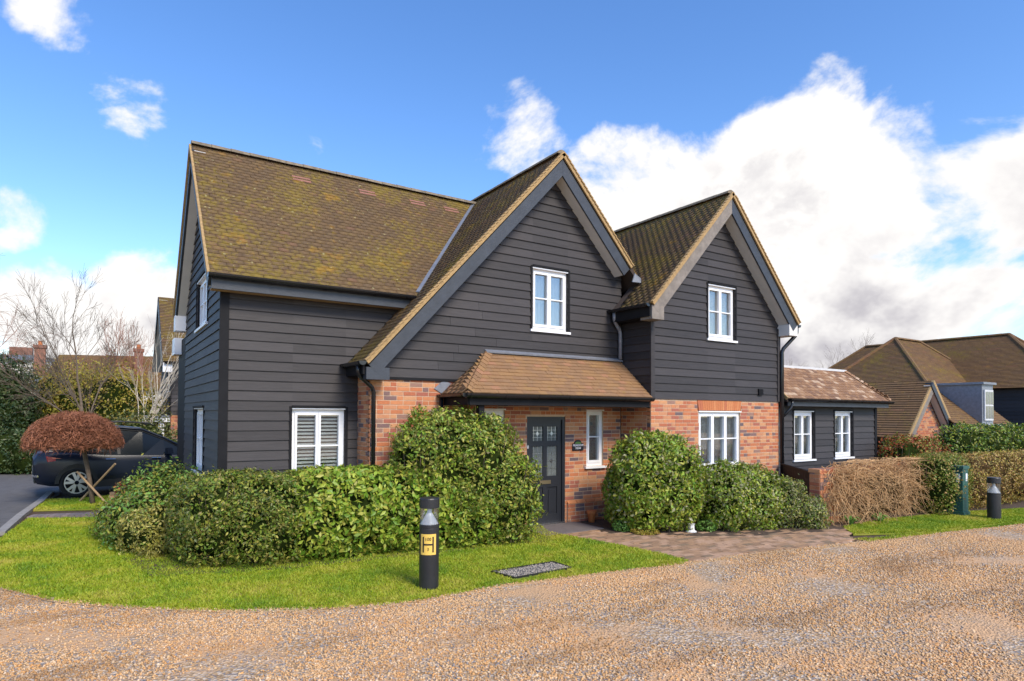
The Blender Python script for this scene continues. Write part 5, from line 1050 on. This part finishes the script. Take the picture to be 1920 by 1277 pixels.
MB().box(nx-1.0, nx-.02, ny+.2, ny+1.6, 1.72, 1.92).build('porch_canopy', 'white_paint', NB); MB().box(nx-1.05, nx-.02, ny+.15, ny+1.65, 1.921, 1.98).build('canopy_top', 'lead', NB); MB().box(nx-.42, nx-.22, ny+.3, ny+.5, 0, 1.718).build('porch_post', 'white_paint', NB)
MB().box(nx+.35, nx+3, ny-.55, ny-.04, 2.06, 2.32).build('bay_cornice', 'white_paint', NB); MB().box(nx+.25, nx+3, ny-.65, ny-.04, 2.321, 2.43).build('bay_top', 'lead', NB)
# far brick house with chimneys on the left
def far_pt(px, zc, z=0): p = pt(px, zc); return Vector((p.x, p.y, z))
FB = thing('far_house', 'distant cream house with long red-brown roof and brick chimneys beyond the trees', 'house', far_pt(150, 55)); A, B = far_pt(78, 56), far_pt(345, 58); dv = (B-A).normalized(); bk = Vector((-dv.y, dv.x, 0)); zr = 7.5; up_ = Vector((0, 0, 1))
MB().prism([A, B, B+bk*7, A+bk*7], (0, 0, 4.2)).build('wall', 'cream_render', FB)
course_roof('tile_courses', [(A-bk*.4-dv*.4+up_*4.1, B-bk*.4+dv*.4+up_*4.1, B+bk*3.5+dv*.4+up_*zr, A+bk*3.5-dv*.4+up_*zr), (B+bk*7.4+up_*4.1, A+bk*7.4+up_*4.1, A+bk*3.5+up_*zr, B+bk*3.5+up_*zr)], 'tile_far', FB, .14)
for px, zt, wd in ((73, 8.5, .85), (258, 8.2, .7)):
    c = far_pt(px, 58.5); ch = MB().box(c.x-wd/2, c.x+wd/2, c.y-wd/2, c.y+wd/2, 5.5, zt-.5).build('chimney', 'far_brick', FB); MB().box(c.x-wd*.62, c.x+wd*.62, c.y-wd*.62, c.y+wd*.62, zt-.5, zt-.2).build('chimney_cap', 'far_brick', ch); MB().lathe((c.x, c.y, zt-.2), [(.18, 0), (.16, .35), (.2, .4)], 10).build('chimney_pot', 'terracotta', ch)
for k in range(7):
    c = A+dv*(1.2+k*1.75); f = Frame(c, dv, -bk); wn_ = MB(); wn_.fbox(f, 0, .9, 1.3, 2.6, .0, .06); w_o = wn_.build('window', 'white_paint', FB)
    for i in (0, 1): MB().fbox(f, .07+i*.41, .42+i*.41, 1.4, 2.5, .05, .075).build('pane', 'car_glass', w_o)
FB2 = thing('far_brick_house', 'distant house with flat grey roof edge and squat brick chimney behind the evergreen', 'house', far_pt(10, 60)); A, B = far_pt(-140, 60), far_pt(60, 60); MB().prism([A, B, B+bk*6, A+bk*6], (0, 0, 7.0)).build('wall', 'cream_render', FB2); MB().prism([A-bk*.3+up_*7, B-bk*.3+up_*7, B+bk*6+up_*7, A+bk*6+up_*7], (0, 0, .5)).build('roof', 'lead', FB2); c = far_pt(38, 62); MB().box(c.x-.9, c.x+.9, c.y-.7, c.y+.7, 6.9, 8.4).build('chimney', 'far_brick', FB2)
# right neighbours
def hip_house(name, label, x0, x1, y0, y1, ze, zr, along, wallm='board_far'):
    o = thing(name, label, 'house', ((x0+x1)/2, (y0+y1)/2, 0)); wl_ = MB().box(x0+.35, x1-.35, y0+.35, y1-.35, 0, ze+.02).build('wall', 'trim_black', o)
    z = .1
    while z < ze-.1:
        for fr_, a, b in ((front(y0+.35), x0+.35, x1-.35), (left(x0+.35), -y1+.35, -y0-.35)):
            MB().hexa([fr_(a, z, .035), fr_(b, z, .035), fr_(b, z, .001), fr_(a, z, .001), fr_(a, z+.19, .012), fr_(b, z+.19, .012), fr_(b, z+.19, .001), fr_(a, z+.19, .001)]).build('weatherboard', 'board', wl_)
        z += .19
    A, B, C, D_ = Vector((x0, y0, ze)), Vector((x1, y0, ze)), Vector((x1, y1, ze)), Vector((x0, y1, ze)); h = min(x1-x0, y1-y0)/2
    if along == 'y': P, Q = Vector(((x0+x1)/2, y0+h, zr)), Vector(((x0+x1)/2, y1-h, zr)); qs = [(A, B, P, P), (B, C, Q, P), (C, D_, Q, Q), (D_, A, P, Q)]
    else: P, Q = Vector((x0+h, (y0+y1)/2, zr)), Vector((x1-h, (y0+y1)/2, zr)); qs = [(A, B, Q, P), (B, C, Q, Q), (C, D_, P, Q), (D_, A, P, P)]
    rf_ = MB().add([A, B, C, D_, P, Q], [((0, 1, 4), (1, 2, 5, 4), (2, 3, 5), (3, 0, 4, 5))[i] if along == 'y' else ((0, 1, 5, 4), (1, 2, 5), (2, 3, 4, 5), (3, 0, 4))[i] for i in range(4)]).build('roof', 'roof_deck', o)
    course_roof('tile_courses', qs, 'tile_far', rf_, .13); ridge_tiles(P+Vector((0, 0, .06)), Q+Vector((0, 0, .06)), rf_, 'tile_far', .14)
    hp = MB()
    for a, b in ((A, P), (B, P if along == 'y' else Q), (D_, Q if along == 'y' else P)): hp.tube([a+Vector((0, 0, .03)), b+Vector((0, 0, .03))], .09, 6)
    hp.build('hip_tiles', 'tile_far', rf_, kind='stuff'); return o
hip_house('boarded_house', 'far black boarded house with tall hipped tile roof behind the hedges', 38.3, 45.0, 10.6, 25, 3.56, 6.6, 'y')
hip_house('hipped_house', 'far house whose hipped tile roof rises behind the small brick gable', 33.2, 42.5, 14.1, 20.7, 3.2, 6.35, 'x')
GA = thing('gabled_outbuilding', 'low brick gabled outbuilding with lead dormer behind the hedges', 'outbuilding', (27, 14, 0)); ax_, ay, az, aez, hw = 26.5, 11.3, 3.45, 1.42, 1.87; fg = front(ay+.25)
gbw = MB().prism([fg(ax_-hw+.15, 0, 0), fg(ax_+hw-.15, 0, 0), fg(ax_+hw-.15, aez, 0), fg(ax_, az-.18, 0), fg(ax_-hw+.15, aez, 0)], (0, .2, 0)).build('gable_wall', 'mortar', GA); gb_ = MB(); z = 0; c = 0
while z < az-.3:
    half = min(hw-.17, (az-.22-z)/ (az-aez)*hw) if z > aez-.1 else hw-.17; u = ax_-half-(.11 if c % 2 else 0)
    while u < ax_+half:
        s0, s1 = max(u, ax_-half), min(u+.215, ax_+half)
        if s1-s0 > .03: gb_.fbox(fg, s0, s1, z, z+.065, .0, .01)
        u += .225
    z += .075; c += 1
gb_.build('brickwork', 'brick', GA, kind='stuff'); MB().fbox(fg, ax_-.35, ax_+.95, 0, .95, .011, .06).build('garage_door', 'trim_black', GA)
course_roof('tile_courses', [((ax_-hw-.1, ay+12, aez-.1), (ax_-hw-.1, ay, aez-.1), (ax_, ay, az), (ax_, ay+12, az)), ((ax_+hw+.1, ay, aez-.1), (ax_+hw+.1, ay+12, aez-.1), (ax_, ay+12, az), (ax_, ay, az)), ((ax_+1.6, 10.0, .9), (33.0, 10.0, .9), (33.0, 12.9, 3.5), (ax_+.4, 12.9, 3.5)), ((33.0, 15.8, .9), (ax_+.6, 15.8, .9), (ax_+.4, 12.9, 3.5), (33.0, 12.9, 3.5))], 'tile_far', GA, .12)
for sg in (-1, 1):
    a, b = Vector((ax_+sg*(hw+.12), ay-.04*(sg > 0), aez-.13)), Vector((ax_-sg*.02, ay-.04*(sg > 0), az+.02)); N = Vector((sg*(az-aez), 0, hw)).normalized()
    MB().beam(a-N*.04, b-N*.04, (0, .03, 0), N*.06).build('verge', 'verge_mortar', GA); MB().beam(a-N*.2, b-N*.2, (0, .03, 0), N*.10).build('barge_board', 'barge_weathered' if sg < 0 else 'barge_paint', GA); MB().beam(a-N*.29+Vector((0, .13, 0)), b-N*.29+Vector((0, .13, 0)), (0, .12, 0), N*.01).build('soffit', 'soffit', GA)
MB().box(ax_+hw-.3, ax_+hw+.1, ay-.02, ay+.25, aez-.42, aez-.16).build('eave_box', 'white_paint', GA); MB().box(28.5, 32.8, 10.4, 15.4, 0, .95).build('wall', 'trim_black', GA)
DX0, DX1, DY0, DY1, DZ0, DZ1 = 29.9, 30.95, 10.95, 12.85, 1.80, 3.42; dm = MB().add([(DX0, DY0, DZ0), (DX1, DY0, DZ0), (DX1, DY0, DZ1), (DX0, DY0, DZ1), (DX0, DY1, DZ1), (DX1, DY1, DZ1)], [(0, 1, 2, 3), (0, 3, 4), (1, 5, 2), (3, 2, 5, 4)]).build('dormer', 'lead', GA); MB().box(DX0-.1, DX1+.1, DY0-.1, DY1, DZ1, DZ1+.09).build('dormer_roof', 'lead', dm)
MB().box(ax_-.14, ax_+.14, ay+.0, ay+.2, az-.42, az-.06).build('apex_block', 'barge_paint', GA)
fd = front(DY0); wd_ = MB(); wd_.fbox(fd, DX0+.12, DX1-.12, 1.95, 3.2, .01, .06); wdo = wd_.build('dormer_window', 'lead_pale', GA)
for i in range(3):
    for j in range(2): MB().fbox(fd, DX0+.20+i*.26, DX0+.41+i*.26, 2.03+j*.58, 2.54+j*.58, .055, .07).build('pane', 'leaded_glass', wdo)
MB().box(DX0-.05, DX1+.15, DY0-.25, DY0, DZ0-.06, DZ0).build('lead_apron', 'lead_pale', GA)
